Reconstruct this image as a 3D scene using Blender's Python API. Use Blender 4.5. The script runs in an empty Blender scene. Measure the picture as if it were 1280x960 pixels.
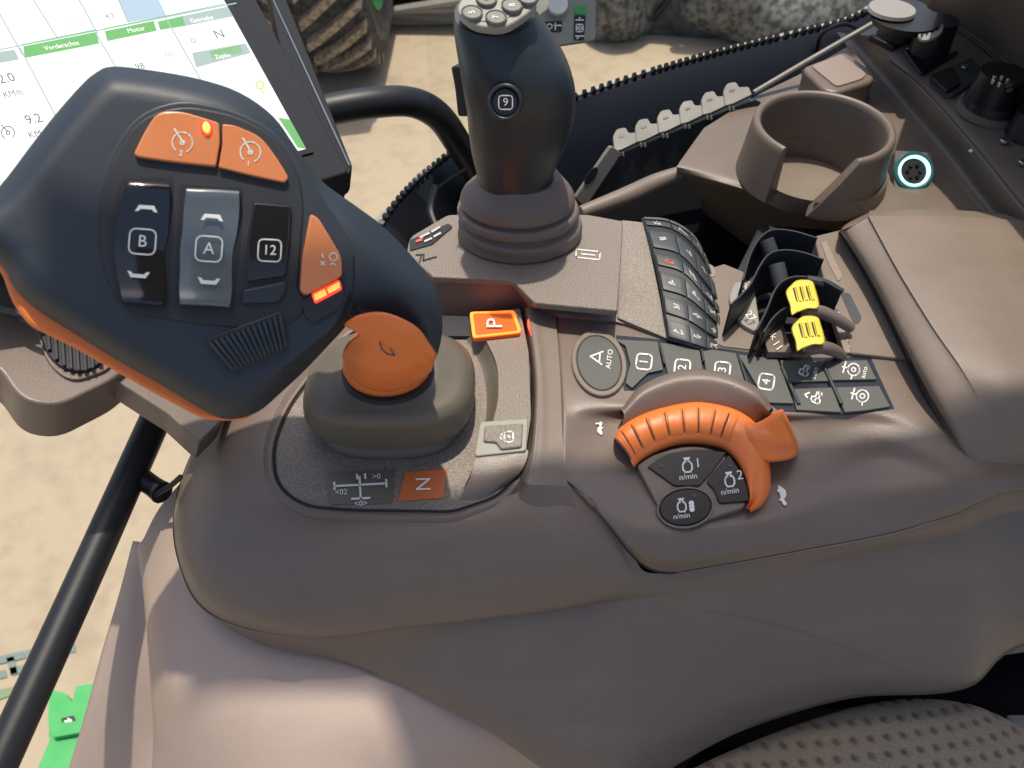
import bpy, bmesh, math, random
from mathutils import Vector
from mathutils.bvhtree import BVHTree
random.seed(7)
S = bpy.context.scene
C = S.collection
# ---------------------------------------------------------------- camera, world, sun, exposure
F = 1004.0; PITCH = math.radians(48); CAM = Vector((0, 0, .42))
cd = bpy.data.cameras.new('camera'); cam = bpy.data.objects.new('camera', cd); C.objects.link(cam)
cam.location = CAM; cam.rotation_euler = (math.radians(90) - PITCH, 0, 0)
cd.sensor_width = 36; cd.lens = F / 1280 * 36; cd.clip_start = .01; cd.clip_end = 300
cd.dof.use_dof = True; cd.dof.focus_distance = .56; cd.dof.aperture_fstop = 14
S.camera = cam
SUN_EL = math.radians(78); SUN_AZ = math.radians(3)      # azimuth from +Y, positive to +X
w = bpy.data.worlds.new('World'); S.world = w; w.use_nodes = True
nt = w.node_tree; bg = nt.nodes['Background']
sky = nt.nodes.new('ShaderNodeTexSky'); sky.sky_type = 'NISHITA'; sky.sun_disc = False
sky.sun_elevation = SUN_EL; sky.sun_rotation = SUN_AZ; sky.dust_density = 3.5; sky.air_density = 1.0
nt.links.new(sky.outputs[0], bg.inputs[0]); bg.inputs[1].default_value = .122
sd = bpy.data.lights.new('sun', 'SUN'); sd.energy = 2.8; sd.angle = math.radians(1.0); sd.color = (1, .91, .77)
so = bpy.data.objects.new('sun', sd); C.objects.link(so)
sv = Vector((math.sin(SUN_AZ) * math.cos(SUN_EL), math.cos(SUN_AZ) * math.cos(SUN_EL), math.sin(SUN_EL)))
so.rotation_euler = sv.to_track_quat('Z', 'Y').to_euler(); so.location = sv * 3
S.view_settings.view_transform = 'Standard'; S.view_settings.look = 'None'
S.view_settings.exposure = 0.64; S.view_settings.gamma = 1
S.render.resolution_x = 1024; S.render.resolution_y = 768
S.render.engine = 'CYCLES'

# ---------------------------------------------------------------- measuring: a pixel of the photo as a ray of the camera
fw = Vector((0, math.cos(PITCH), -math.sin(PITCH))); up = Vector((0, math.sin(PITCH), math.cos(PITCH)))
def ray(x, y): return fw + Vector((1, 0, 0)) * ((x - 640) / F) + up * (-(y - 480) / F)
def P(x, y, z=0.0):
    d = ray(x, y); return CAM + d * ((z - CAM.z) / d.z)
def D(x, y, dep): return CAM + ray(x, y) * dep
def V(x, y, Y):
    d = ray(x, y); return CAM + d * (Y / d.y)
def depth(p): return (p - CAM).dot(fw)
def proj(p):
    q = p - CAM; d = q.dot(fw); return (640 + F * q.x / d, 480 - F * q.dot(up) / d)
class Pl:                                           # a plane; n looks towards the camera
    def __init__(s, a, b=None, c=None, n=None):
        s.o = a.copy(); s.n = (n if n else (b - a).cross(c - a)).normalized()
        if s.n.dot(CAM - a) < 0: s.n = -s.n
    def hit(s, x, y, off=0.0):
        d = ray(x, y); o = s.o + s.n * off
        return CAM + d * ((o - CAM).dot(s.n) / d.dot(s.n))
def Z(z): return Pl(Vector((0, .4, z)), n=Vector((0, 0, 1)))

# ---------------------------------------------------------------- materials
M = {}
def mat(name, col, rough=.5, dust=0, metal=0, emis=None, es=0, grain=None, speck=None, coat=0, alpha=None, bump=.15, spec=.5, trans=0):
    m = bpy.data.materials.new(name); m.use_nodes = True; t = m.node_tree; b = t.nodes['Principled BSDF']
    b.inputs['Base Color'].default_value = (*col, 1); b.inputs['Roughness'].default_value = rough
    b.inputs['Metallic'].default_value = metal; b.inputs['Coat Weight'].default_value = coat
    b.inputs['Specular IOR Level'].default_value = spec
    if emis: b.inputs['Emission Color'].default_value = (*emis, 1); b.inputs['Emission Strength'].default_value = es
    if trans: b.inputs['Transmission Weight'].default_value = trans
    tc = t.nodes.new('ShaderNodeTexCoord')
    if grain:
        n = t.nodes.new('ShaderNodeTexNoise'); n.inputs['Scale'].default_value = grain; n.inputs['Detail'].default_value = 3
        t.links.new(tc.outputs['Object'], n.inputs['Vector'])
        bp = t.nodes.new('ShaderNodeBump'); bp.inputs['Strength'].default_value = bump; bp.inputs['Distance'].default_value = .001
        t.links.new(n.outputs['Fac'], bp.inputs['Height']); t.links.new(bp.outputs[0], b.inputs['Normal'])
        # slow variation of colour and of gloss: handling wear and dust
        n2 = t.nodes.new('ShaderNodeTexNoise'); n2.inputs['Scale'].default_value = 22; n2.inputs['Detail'].default_value = 6; n2.inputs['Roughness'].default_value = .65
        t.links.new(tc.outputs['Object'], n2.inputs['Vector'])
        mr = t.nodes.new('ShaderNodeMapRange'); mr.inputs[1].default_value = .3; mr.inputs[2].default_value = .7
        mr.inputs[3].default_value = rough - .07; mr.inputs[4].default_value = rough + .1
        t.links.new(n2.outputs['Fac'], mr.inputs[0]); t.links.new(mr.outputs[0], b.inputs['Roughness'])
        mx = t.nodes.new('ShaderNodeMix'); mx.data_type = 'RGBA'
        mx.inputs[6].default_value = (*[c * .88 for c in col], 1); mx.inputs[7].default_value = (*[min(1, c * 1.12) for c in col], 1)
        src = n2.outputs['Fac']
        if speck:
            ad = t.nodes.new('ShaderNodeMapRange'); ad.inputs[1].default_value = .38; ad.inputs[2].default_value = .62
            t.links.new(n.outputs['Fac'], ad.inputs[0]); src = ad.outputs[0]
            mx.inputs[6].default_value = (*[c * (1 - speck) for c in col], 1); mx.inputs[7].default_value = (*[min(1, c * (1 + speck)) for c in col], 1)
        t.links.new(src, mx.inputs[0]); out = mx.outputs[2]
        if dust:                                    # scattered crumbs of pale dust and faint wipe marks
            vo = t.nodes.new('ShaderNodeTexVoronoi'); vo.inputs['Scale'].default_value = 75; t.links.new(tc.outputs['Object'], vo.inputs['Vector'])
            sp_ = t.nodes.new('ShaderNodeSeparateColor'); t.links.new(vo.outputs['Color'], sp_.inputs[0])
            th = t.nodes.new('ShaderNodeMath'); th.operation = 'MULTIPLY'; th.inputs[1].default_value = .075; t.links.new(sp_.outputs[0], th.inputs[0])
            th2 = t.nodes.new('ShaderNodeMath'); th2.operation = 'SUBTRACT'; th2.inputs[1].default_value = .035; t.links.new(th.outputs[0], th2.inputs[0])
            lt = t.nodes.new('ShaderNodeMath'); lt.operation = 'LESS_THAN'; t.links.new(vo.outputs['Distance'], lt.inputs[0]); t.links.new(th2.outputs[0], lt.inputs[1])
            sc_ = t.nodes.new('ShaderNodeMapping'); sc_.inputs['Scale'].default_value = (9, 60, 60); sc_.inputs['Rotation'].default_value = (0, 0, .5); t.links.new(tc.outputs['Object'], sc_.inputs[0])
            n4 = t.nodes.new('ShaderNodeTexNoise'); n4.inputs['Scale'].default_value = 1; n4.inputs['Detail'].default_value = 5; t.links.new(sc_.outputs[0], n4.inputs[0])
            m4 = t.nodes.new('ShaderNodeMapRange'); m4.inputs[1].default_value = .5; m4.inputs[2].default_value = .8; m4.inputs[4].default_value = .06; t.links.new(n4.outputs[0], m4.inputs[0])
            ml = t.nodes.new('ShaderNodeMath'); ml.operation = 'MULTIPLY_ADD'; ml.inputs[1].default_value = .45; t.links.new(lt.outputs[0], ml.inputs[0]); t.links.new(m4.outputs[0], ml.inputs[2])
            m3 = t.nodes.new('ShaderNodeMix'); m3.data_type = 'RGBA'; m3.inputs[7].default_value = (.42, .37, .31, 1)
            t.links.new(ml.outputs[0], m3.inputs[0]); t.links.new(out, m3.inputs[6]); out = m3.outputs[2]
        t.links.new(out, b.inputs['Base Color'])
    M[name] = m; return m
mat('brown', (.142, .108, .086), .36, grain=1500, bump=.22, dust=1)
mat('brown_light', (.168, .132, .104), .48, grain=1300, bump=.25, dust=1)
mat('tan', (.235, .185, .15), .55, grain=1500, bump=.15)
mat('grained', (.185, .155, .128), .5, grain=1000, speck=.28, bump=.4)
mat('dust_brown', (.135, .105, .082), .42, grain=1200, bump=.2)
mat('gaiter', (.14, .112, .098), .5, grain=900, bump=.08)
mat('boot', (.115, .1, .076), .42, grain=1100, bump=.1, dust=1)
mat('rubber', (.014, .022, .033), .5, grain=2200, bump=.1)
mat('rubber_dark', (.012, .015, .02), .5, grain=2200, bump=.1)
mat('grip', (.013, .021, .027), .38, grain=2200, bump=.06)
mat('black', (.008, .009, .011), .45)
mat('belt', (.011, .017, .026), .5)
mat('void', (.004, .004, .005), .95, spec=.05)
mat('rocker_black', (.006, .007, .01), .1, coat=.5)
mat('gloss_black', (.006, .007, .011), .4, spec=.3)
mat('smoke', (.09, .11, .12), .2, coat=.5)
mat('key', (.072, .076, .066), .55, grain=2000, bump=.1)
mat('keydark', (.04, .046, .048), .5, grain=2000, bump=.1)
mat('navy', (.01, .014, .022), .3)
mat('orange', (.7, .17, .03), .4, grain=1800, bump=.1, dust=1)
mat('orange_gloss', (.56, .19, .07), .3, coat=.3, grain=1500, bump=.05)
mat('orange_dull', (.5, .13, .035), .35)
mat('yellow', (.66, .52, .06), .45, grain=1500, bump=.08)
mat('white', (.72, .72, .68), .5)
mat('offwhite', (.45, .45, .42), .5)
mat('grey', (.25, .24, .215), .5, grain=1500)
mat('greylabel', (.26, .26, .22), .5, grain=1500)
mat('capgrey', (.15, .148, .13), .5, grain=1200, bump=.2)
mat('metal', (.5, .5, .5), .3, metal=1)
mat('led_orange', (.8, .3, .05), .3, emis=(1, .1, .008), es=1.7)
mat('red_spill_glow', (.8, .05, .03), .3, emis=(1, .03, .01), es=5)
mat('led_halo', (.8, .05, .03), .3, emis=(1, .035, .01), es=1.1)
mat('led_core', (1, .6, .2), .3, emis=(1, .11, .01), es=2.6)
mat('orange_lit', (.55, .12, .02), .3, emis=(1, .13, .02), es=.12)
mat('ring_cyan', (.4, .8, .8), .3, emis=(.45, .9, 1), es=.95)
mat('teal', (.012, .06, .065), .35, emis=(.05, .5, .5), es=.05)
mat('screen_white', (.01, .01, .01), .3, emis=(.95, 1, .97), es=.78)
mat('screen_green', (.01, .01, .01), .3, emis=(.16, .5, .12), es=.7)
mat('screen_grey', (.01, .01, .01), .3, emis=(.5, .62, .56), es=.6)
mat('screen_blue', (.01, .01, .01), .3, emis=(.5, .66, .78), es=.65)
mat('screen_line', (.01, .01, .01), .3, emis=(.45, .6, .52), es=.6)
mat('screen_ink', (.01, .01, .01), .3, emis=(.1, .12, .1), es=.8)
mat('screen_yellow', (.01, .01, .01), .3, emis=(.85, .85, .2), es=.6)
mat('bezel', (.018, .02, .024), .75, spec=.2)
mat('trim_sunlit', (.34, .262, .218), .5, grain=1400, bump=.2, dust=1)  # lighter than the shell, standing in for sunlight on the pedestal
mat('green_paint', (.05, .34, .09), .35, grain=60, bump=.1)
mat('green_dark', (.07, .16, .05), .6)
mat('floor_green', (.16, .22, .12), .8)
mat('floor_teal', (.14, .19, .17), .8)
mat('red', (.5, .08, .05), .5)

# ---------------------------------------------------------------- objects
def wloc(o):
    v = Vector((0, 0, 0))
    while o: v = v + o.location; o = o.parent
    return v
def thing(name, label, cat, loc, group=None, kind=None):
    o = bpy.data.objects.new(name, None); o.empty_display_size = .02; C.objects.link(o); o.location = loc
    o['label'] = label; o['category'] = cat
    if group: o['group'] = group
    if kind: o['kind'] = kind
    return o
def tag(o, label=None, cat=None, group=None, kind=None):
    for k, v in (('label', label), ('category', cat), ('group', group), ('kind', kind)):
        if v: o[k] = v
    return o
def obj(name, verts, faces, m, parent=None, smooth=True, bevel=0, seg=2, solid=0, sub=0, angle=35):
    me = bpy.data.meshes.new(name); L = wloc(parent)
    me.from_pydata([tuple(v - L) for v in verts], [], faces)
    bm = bmesh.new(); bm.from_mesh(me); bmesh.ops.recalc_face_normals(bm, faces=bm.faces); bm.to_mesh(me); bm.free()
    for p in me.polygons: p.use_smooth = smooth
    me.materials.append(M[m])
    o = bpy.data.objects.new(name, me); C.objects.link(o); o.parent = parent
    if smooth and not sub: me.set_sharp_from_angle(angle=math.radians(angle))
    if solid:
        s = o.modifiers.new('solid', 'SOLIDIFY'); s.thickness = abs(solid); s.offset = -1 if solid > 0 else 1; s.use_even_offset = False
    if sub:
        s = o.modifiers.new('sub', 'SUBSURF'); s.levels = s.render_levels = sub
    if bevel:
        b = o.modifiers.new('bevel', 'BEVEL'); b.width = bevel; b.segments = seg; b.limit_method = 'ANGLE'; b.angle_limit = math.radians(40); b.harden_normals = False
        b.use_clamp_overlap = True
    return o
def cat4(a, b, c, d, t):
    return a * (-.5*t+t*t-.5*t**3) + b * (1-2.5*t*t+1.5*t**3) + c * (.5*t+2*t*t-1.5*t**3) + d * (-.5*t*t+.5*t**3)
def vec(p): return p if isinstance(p, Vector) else Vector(p)
def spline(pts, n, closed=False):
    pts = [vec(p) for p in pts]; k = len(pts); out = []
    for i in range(k if closed else k - 1):
        if closed: a, b, c, d = pts[i-1], pts[i], pts[(i+1) % k], pts[(i+2) % k]
        else:
            b, c = pts[i], pts[i+1]; a = pts[i-1] if i else b * 2 - c; d = pts[i+2] if i + 2 < k else c * 2 - b
        for j in range(n): out.append(cat4(a, b, c, d, j / n))
    if not closed: out.append(pts[-1])
    return out
def rows3(rows):                                   # rows of (x, y, z) measured in the photo -> points
    return [[P(*p) for p in r] for r in rows]
def ext(rows, dx=.28, dy=0.0, dz=0.0):              # carry a surface on to the right, beyond the photo's edge
    for r in rows: r.append(r[-1] + Vector((dx, dy, dz)))
    return rows
def loftgrid(rows, nu=6, nv=5, closed=False):
    R = [spline(r, nu, closed) for r in rows]; n = len(R[0])
    cols = [spline([r[i] for r in R], nv) for i in range(n)]
    return [[cols[i][j] for i in range(n)] for j in range(len(cols[0]))]
def gridmesh(G, closed=False):
    n = len(G[0]); v = [p for r in G for p in r]; f = []
    for j in range(len(G) - 1):
        for i in range(n if closed else n - 1):
            i2 = (i + 1) % n; f.append((j*n+i, j*n+i2, (j+1)*n+i2, (j+1)*n+i))
    return v, f
def loft(name, rows, m, parent=None, nu=6, nv=5, closed=False, cap=False, **k):
    G = loftgrid(rows, nu, nv, closed); v, f = gridmesh(G, closed); n = len(G[0])
    if cap: f.append(tuple(range(n))); f.append(tuple(range(len(v) - n, len(v))))
    return obj(name, v, f, m, parent, **k)
def rnd(pts, r=6, n=4):                             # polygon with rounded corners, in pixels
    out = []; k = len(pts)
    for i in range(k):
        p = pts[i]; rr = p[2] if len(p) > 2 else r
        a = Vector(pts[i-1][:2]); b = Vector(p[:2]); c = Vector(pts[(i+1) % k][:2])
        la = (a-b).length; lc = (c-b).length; rr2 = min(rr, la*.48, lc*.48)
        if rr2 < .2: out.append(b); continue
        s = b + (a-b) / la * rr2; e = b + (c-b) / lc * rr2
        for j in range(n + 1):
            t = j / n; out.append(s*(1-t)**2 + b*2*t*(1-t) + e*t*t)
    return out
def plate(name, pts, pl, off, h, m, parent=None, r=5, bevel=.0008, seg=2, n=4, raw=False, **k):
    q = pts if raw else rnd(pts, r, n)
    top = [pl.hit(p[0], p[1], off) for p in q]; bot = [t - pl.n * h for t in top]; N = len(q)
    f = [tuple(range(N)), tuple(range(2*N-1, N-1, -1))] + [(i, (i+1) % N, N+(i+1) % N, N+i) for i in range(N)]
    return obj(name, top + bot, f, m, parent, bevel=bevel, seg=seg, **k)
def frame(name, pts, inner, pl, off, h, m, parent=None, bevel=.0005, **k):   # a ring between two outlines of equal count
    N = len(pts); T = [pl.hit(p[0], p[1], off) for p in pts]; I = [pl.hit(p[0], p[1], off) for p in inner]
    v = T + I + [t - pl.n*h for t in T] + [t - pl.n*h for t in I]; f = []
    for i in range(N):
        j = (i+1) % N; f += [(i, j, N+j, N+i), (i, 2*N+i, 2*N+j, j), (N+i, N+j, 3*N+j, 3*N+i), (2*N+i, 3*N+i, 3*N+j, 2*N+j)]
    return obj(name, v, f, m, parent, bevel=bevel, **k)
def shrink(pts, d):                                 # inset of an outline (towards its middle)
    c = sum((vec(p[:2]) if not isinstance(p, Vector) else p.copy() for p in pts), Vector((0, 0))) / len(pts)
    out = []
    for p in pts:
        q = Vector((p[0], p[1])) - c; out.append(c + q * max(0, 1 - d / max(q.length, 1e-6)))
    return out
def ell(cx, cy, a, b, ang=0, n=28):
    ca, sa = math.cos(math.radians(ang)), math.sin(math.radians(ang))
    return [Vector((cx + a*math.cos(t)*ca - b*math.sin(t)*sa, cy + a*math.cos(t)*sa + b*math.sin(t)*ca)) for t in [2*math.pi*i/n for i in range(n)]]
def tube(name, pts, r, m, parent=None, n=10, k=5, cap=True, flat=1, **kw):
    P_ = spline(pts, k); rr = r if isinstance(r, (list, tuple)) else [r] * len(pts)
    R_ = [x.x for x in spline([Vector((q, 0, 0)) for q in rr], k)]
    T = [(P_[min(i+1, len(P_)-1)] - P_[max(i-1, 0)]).normalized() for i in range(len(P_))]
    u = T[0].orthogonal().normalized(); G = []
    for p, t, r_ in zip(P_, T, R_):
        u = (u - t * u.dot(t)).normalized(); v = t.cross(u)
        G.append([p + u*math.cos(2*math.pi*i/n)*r_ + v*math.sin(2*math.pi*i/n)*r_*flat for i in range(n)])
    v, f = gridmesh(G, True)
    if cap: f.append(tuple(range(n))); f.append(tuple(range(len(v)-n, len(v))))
    return obj(name, v, f, m, parent, **kw)
def ring(c, a, b, n=32, e=2.0):                    # super-ellipse ring
    out = []
    for i in range(n):
        t = 2*math.pi*i/n; ct, st = math.cos(t), math.sin(t)
        out.append(c + a*(math.copysign(abs(ct)**(2/e), ct)) + b*(math.copysign(abs(st)**(2/e), st)))
    return out
def disc(name, c, n_, r, h, m, parent=None, seg=28, bevel=.0006, **k):
    n_ = n_.normalized(); a = n_.orthogonal().normalized(); b = n_.cross(a)
    v = ring(c, a*r, b*r, seg) + ring(c + n_*h, a*r, b*r, seg)
    f = [tuple(range(seg)), tuple(range(seg, 2*seg))] + [(i, (i+1) % seg, seg+(i+1) % seg, seg+i) for i in range(seg)]
    return obj(name, v, f, m, parent, bevel=bevel, **k)
def box(name, c, sx, sy, sz, m, parent=None, ax=None, bevel=.001, **k):
    X, Y_, Z_ = ax if ax else (Vector((1, 0, 0)), Vector((0, 1, 0)), Vector((0, 0, 1)))
    v = [c + X*sx*i/2 + Y_*sy*j/2 + Z_*sz*l/2 for i in (-1, 1) for j in (-1, 1) for l in (-1, 1)]
    f = [(0, 1, 3, 2), (4, 6, 7, 5), (0, 4, 5, 1), (2, 3, 7, 6), (0, 2, 6, 4), (1, 5, 7, 3)]
    return obj(name, v, f, m, parent, bevel=bevel, **k)
# lettering and symbols: flat print laid on a plane, or on a surface function hitf(x, y) -> point
_tc = {}
def glyphs(s):
    if s not in _tc:
        cu = bpy.data.curves.new('t', 'FONT'); cu.body = s; cu.align_x = 'CENTER'; cu.align_y = 'CENTER'; cu.resolution_u = 3
        o = bpy.data.objects.new('t', cu); C.objects.link(o); dg = bpy.context.evaluated_depsgraph_get()
        me = bpy.data.meshes.new_from_object(o.evaluated_get(dg))
        _tc[s] = ([v.co.copy() for v in me.vertices], [tuple(p.vertices) for p in me.polygons])
        bpy.data.objects.remove(o)
    return _tc[s]
def symbol(name, pl, m, parent, cx, cy, size=10, ang=0, texts=(), strokes=(), fills=(), off=0.0003, width=.09, skew=0, asp=1):
    """texts: (string, x, y, size); strokes: polylines; fills: polygons; units of `size` pixels, y up, turned by ang"""
    ca, sa = math.cos(math.radians(ang)), math.sin(math.radians(ang)); hit = pl.hit if isinstance(pl, Pl) else pl
    def tf(x, y):
        x = x*asp + skew*y; X = x*ca - y*sa; Y = x*sa + y*ca
        return hit(cx + X*size, cy - Y*size, off)
    v = []; f = []
    for s, x, y, sz in texts:
        gv, gf = glyphs(s); b = len(v); v += [tf(x + p.x*sz, y + p.y*sz) for p in gv]; f += [tuple(b+i for i in q) for q in gf]
    for st in strokes:
        wd = width
        pts = [Vector(p) for p in st]
        for a, b2 in zip(pts, pts[1:]):
            d = b2 - a
            if d.length < 1e-6: continue
            d.normalize(); n = Vector((-d.y, d.x)) * wd/2; a2 = a - d*wd*.4; c2 = b2 + d*wd*.4; b = len(v)
            v += [tf(*(a2+n)), tf(*(c2+n)), tf(*(c2-n)), tf(*(a2-n))]; f.append((b, b+1, b+2, b+3))
    for fl in fills:
        b = len(v); v += [tf(*p) for p in fl]; f.append(tuple(range(b, b+len(fl))))
    me = bpy.data.meshes.new(name); L = wloc(parent)
    me.from_pydata([tuple(q - L) for q in v], [], f); me.materials.append(M[m])
    o = bpy.data.objects.new(name, me); C.objects.link(o); o.parent = parent; return o
def circ(x, y, r, n=14, a0=0, a1=360):
    return [(x + r*math.cos(math.radians(a0+(a1-a0)*i/n)), y + r*math.sin(math.radians(a0+(a1-a0)*i/n))) for i in range(n+1)]
def rbox(x, y, w_, h_, r=.25):
    a, b = w_/2, h_/2; o = []
    for cx, cy, a0 in ((x+a-r, y+b-r, 0), (x-a+r, y+b-r, 90), (x-a+r, y-b+r, 180), (x+a-r, y-b+r, 270)):
        o += [(cx + r*math.cos(math.radians(a0+t)), cy + r*math.sin(math.radians(a0+t))) for t in (0, 30, 60, 90)]
    return o + [o[0]]
def rbox_(x, y, w_, h_, r=.25):
    a, b = w_/2, h_/2
    return [(x-a+r, y+b), (x+a-r, y+b), (x+a, y+b-r), (x+a, y-b+r), (x+a-r, y-b), (x-a+r, y-b), (x-a, y-b+r), (x-a, y+b-r), (x-a+r, y+b)]
ENG = [[(-.45, .25), (-.3, .55), (-.15, .55), (-.15, .8), (.2, .8), (.2, .55), (.35, .55), (.5, .25), (.5, -.2), (.3, -.5), (-.25, -.5), (-.45, -.2), (-.45, .25)],
       [(-.65, .25), (-.65, -.2)], [(-.65, 0), (-.45, 0)], [(.7, .25), (.7, -.2)], [(.5, 0), (.7, 0)], [(-.25, .95), (.3, .95)]]
TRAC = [circ(-.45, -.2, .38, 10), circ(.6, -.35, .22, 8), [(-.75, .15), (-.6, .7), (0, .7), (.1, .2), (.75, .15), (.8, -.2)], [(-.1, -.3), (.38, -.3)]]
# ================================================================ the workshop outside the cab
FZ = -1.75
def floor_mat():
    m = bpy.data.materials.new('concrete'); m.use_nodes = True; t = m.node_tree; b = t.nodes['Principled BSDF']
    tc = t.nodes.new('ShaderNodeTexCoord'); n = t.nodes.new('ShaderNodeTexNoise'); n.inputs['Scale'].default_value = 2.2; n.inputs['Detail'].default_value = 9; n.inputs['Roughness'].default_value = .65
    n3 = t.nodes.new('ShaderNodeTexNoise'); n3.inputs['Scale'].default_value = 14; n3.inputs['Detail'].default_value = 6
    t.links.new(tc.outputs['Object'], n.inputs[0]); t.links.new(tc.outputs['Object'], n3.inputs[0])
    ad = t.nodes.new('ShaderNodeMath'); ad.operation = 'ADD'; t.links.new(n.outputs[0], ad.inputs[0]); t.links.new(n3.outputs[0], ad.inputs[1])
    r = t.nodes.new('ShaderNodeValToRGB'); e = r.color_ramp.elements; e[0].position = .7; e[0].color = (.27, .215, .145, 1); e[1].position = 1.25; e[1].color = (.33, .27, .185, 1)
    dv = t.nodes.new('ShaderNodeMath'); dv.operation = 'MULTIPLY'; dv.inputs[1].default_value = .95; t.links.new(ad.outputs[0], dv.inputs[0])
    t.links.new(dv.outputs[0], r.inputs[0]); t.links.new(r.outputs[0], b.inputs['Base Color']); b.inputs['Roughness'].default_value = .75
    bp = t.nodes.new('ShaderNodeBump'); bp.inputs['Strength'].default_value = .2; t.links.new(n3.outputs[0], bp.inputs['Height']); t.links.new(bp.outputs[0], b.inputs['Normal'])
    M['concrete'] = m
floor_mat()
s_ = 60
fl = obj('floor', [Vector((-s_, -s_, FZ)), Vector((s_, -s_, FZ)), Vector((s_, s_, FZ)), Vector((-s_, s_, FZ))], [(0, 1, 2, 3)], 'concrete'); tag(fl, kind='structure')
fpl = Z(FZ)
symbol('floor_lettering', fpl, 'floor_teal', fl, 40, 825, 10, 13, off=.004, width=.95,
       strokes=[[(-4.6, .9), (-1.1, .9)], [(-2.6, .6), (-2.6, -.8), (-.8, -.8)], [(-4.6, -.9), (-3.9, -.9)], [(-.2, .9), (1.6, .9)], [(.2, -.3), (1.6, -.3)], [(1.6, .9), (5.2, .3)], [(3.2, .6), (3.2, -1)]])
for pts in ([(-20, 872), (0, 862), (36, 853), (34, 862), (0, 874), (-20, 884)], [(-20, 905), (0, 897), (26, 888), (24, 898), (0, 912), (-20, 922)], [(60, 915), (110, 885), (112, 892), (62, 925)]):
    plate('floor_stripe', pts, fpl, .004, .001, 'floor_green', fl, r=0, bevel=0)

# tractor wheel seen through the glass
Yt = 4.5; rt = .7; cx_ = V(415, 60, Yt).x
t = thing('tractor_wheel', 'big muddy tractor tyre with chevron lugs standing beyond the grab handle', 'wheel', (cx_, Yt, FZ))
mat('tyre', (.05, .048, .045), .85, grain=30, speck=.5, bump=.3); mat('mud', (.27, .22, .16), .9, grain=40, speck=.4, bump=.4)
tc_ = Vector((cx_, Yt, FZ + rt)); prof = [(-.31, .4), (-.34, .56), (-.30, .64), (-.15, .67), (0, .68), (.15, .67), (.30, .64), (.34, .56), (.31, .4)]
G = []
for i in range(48):
    a = 2*math.pi*i/48; G.append([tc_ + Vector((x, -math.cos(a)*r_, math.sin(a)*r_)) for x, r_ in prof])
G.append(G[0]); v, f = gridmesh(G); obj('tyre', v, f, 'tyre', t)
def lug(a0, sgn):
    pts = []; steps = 5
    for k in range(steps + 1):
        q = k/steps; x = sgn*(.02 + .3*q); a = a0 + .34*q; r1 = .67 - .05*q*q
        for w_ in (-.035, .035):
            for rr in (r1, r1 + .05):
                aa = a + w_; pts.append(tc_ + Vector((x, -math.cos(aa)*rr, math.sin(aa)*rr)))
    f = []
    for k in range(steps):
        b = 4*k; c = b+4
        f += [(b, b+1, c+1, c), (b+2, c+2, c+3, b+3), (b+1, b+3, c+3, c+1), (b, c, c+2, b+2)]
    f += [(0, 2, 3, 1), (4*steps, 4*steps+1, 4*steps+3, 4*steps+2)]
    return obj('lug', pts, f, 'mud', t, smooth=False)
for i in range(16):
    lug(-1.7 + i*.21, -1); lug(-1.595 + i*.21, 1)
for sx in (-.31, .31):
    disc('rim', tc_ + Vector((sx - .01, 0, 0)), Vector((1, 0, 0)), .41, .02, 'green_paint', t)

# pale sacks and dark machinery in the upper background
def blob(name, c, rx, ry, rz, m, parent=None, seed=1, amp=.18):
    rnd_ = random.Random(seed); ph = [rnd_.uniform(0, 6.28) for _ in range(8)]; G = []
    for j in range(1, 14):
        th = math.pi*j/14; row = []
        for i in range(28):
            a = 2*math.pi*i/28
            k = 1 + amp*(math.sin(3*a+ph[0]+2*th)*.5 + math.sin(5*a+ph[1])*math.sin(3*th+ph[2])*.4 + math.sin(9*a+ph[3]+5*th)*.2)
            row.append(c + Vector((rx*math.sin(th)*math.cos(a)*k, ry*math.sin(th)*math.sin(a)*k, rz*math.cos(th)*k)))
        G.append(row)
    v, f = gridmesh(G, True); f.append(tuple(range(28))); f.append(tuple(range(len(v)-28, len(v))))
    return obj(name, v, f, m, parent, sub=1)
mat('sack', (.12, .12, .108), .75, grain=26, speck=.6, bump=.8); mat('darkmach', (.05, .05, .055), .6, grain=12, speck=.5, bump=.4)
def ground(x, y): return P(x, y, FZ)
g = ground(985, 72); o = thing('sack', 'rightmost pale wrapped sack lying behind the window near the tall seal', 'sack', (g.x, g.y, FZ), 'pale sacks beyond the window')
blob('wrap', Vector((g.x, g.y + .35, FZ + .2)), .6, .4, .3, 'sack', o, 3)
g = ground(775, 62); o = thing('sack', 'pale wrapped sack standing behind the grey control card', 'sack', (g.x, g.y, FZ), 'pale sacks beyond the window')
blob('wrap', Vector((g.x, g.y + .3, FZ + .2)), .26, .3, .32, 'sack', o, 5)
g = ground(870, 60); o = thing('machine_block', 'dark soiled implement frame between two pale sacks outside the window', 'implement', (g.x, g.y, FZ))
blob('frame', Vector((g.x, g.y + .7, FZ + .3)), 1.9, .6, .8, 'darkmach', o, 8, .25)
disc('cap', Vector((g.x - .03, g.y + .1, FZ + .5)), Vector((0, -1, .5)), .12, .05, 'yellow', o)
for k in range(5):
    a = Vector((g.x - .5 + .25*k, g.y + .15, FZ + .1)); tube('hose', [a, a + Vector((.15, -.05, .3)), a + Vector((.1, .05, .6))], .018, 'black' if k % 2 else 'grey', o, n=6)
g = ground(520, 25); o = thing('parked_implement', 'dark implement with steel struts standing behind the tractor tyre', 'implement', (g.x, g.y, FZ))
blob('body', Vector((g.x, g.y + .5, FZ + .35)), 1.2, .5, .35, 'darkmach', o, 4, .2)
for k in range(3):
    q = ground(500 + 14*k, 33 + 3*k); tube('strut', [q + Vector((-.3, 0, .1)), q + Vector((.7, 0, .02 + .12*k))], .025, 'grey', o, n=6)
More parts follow.
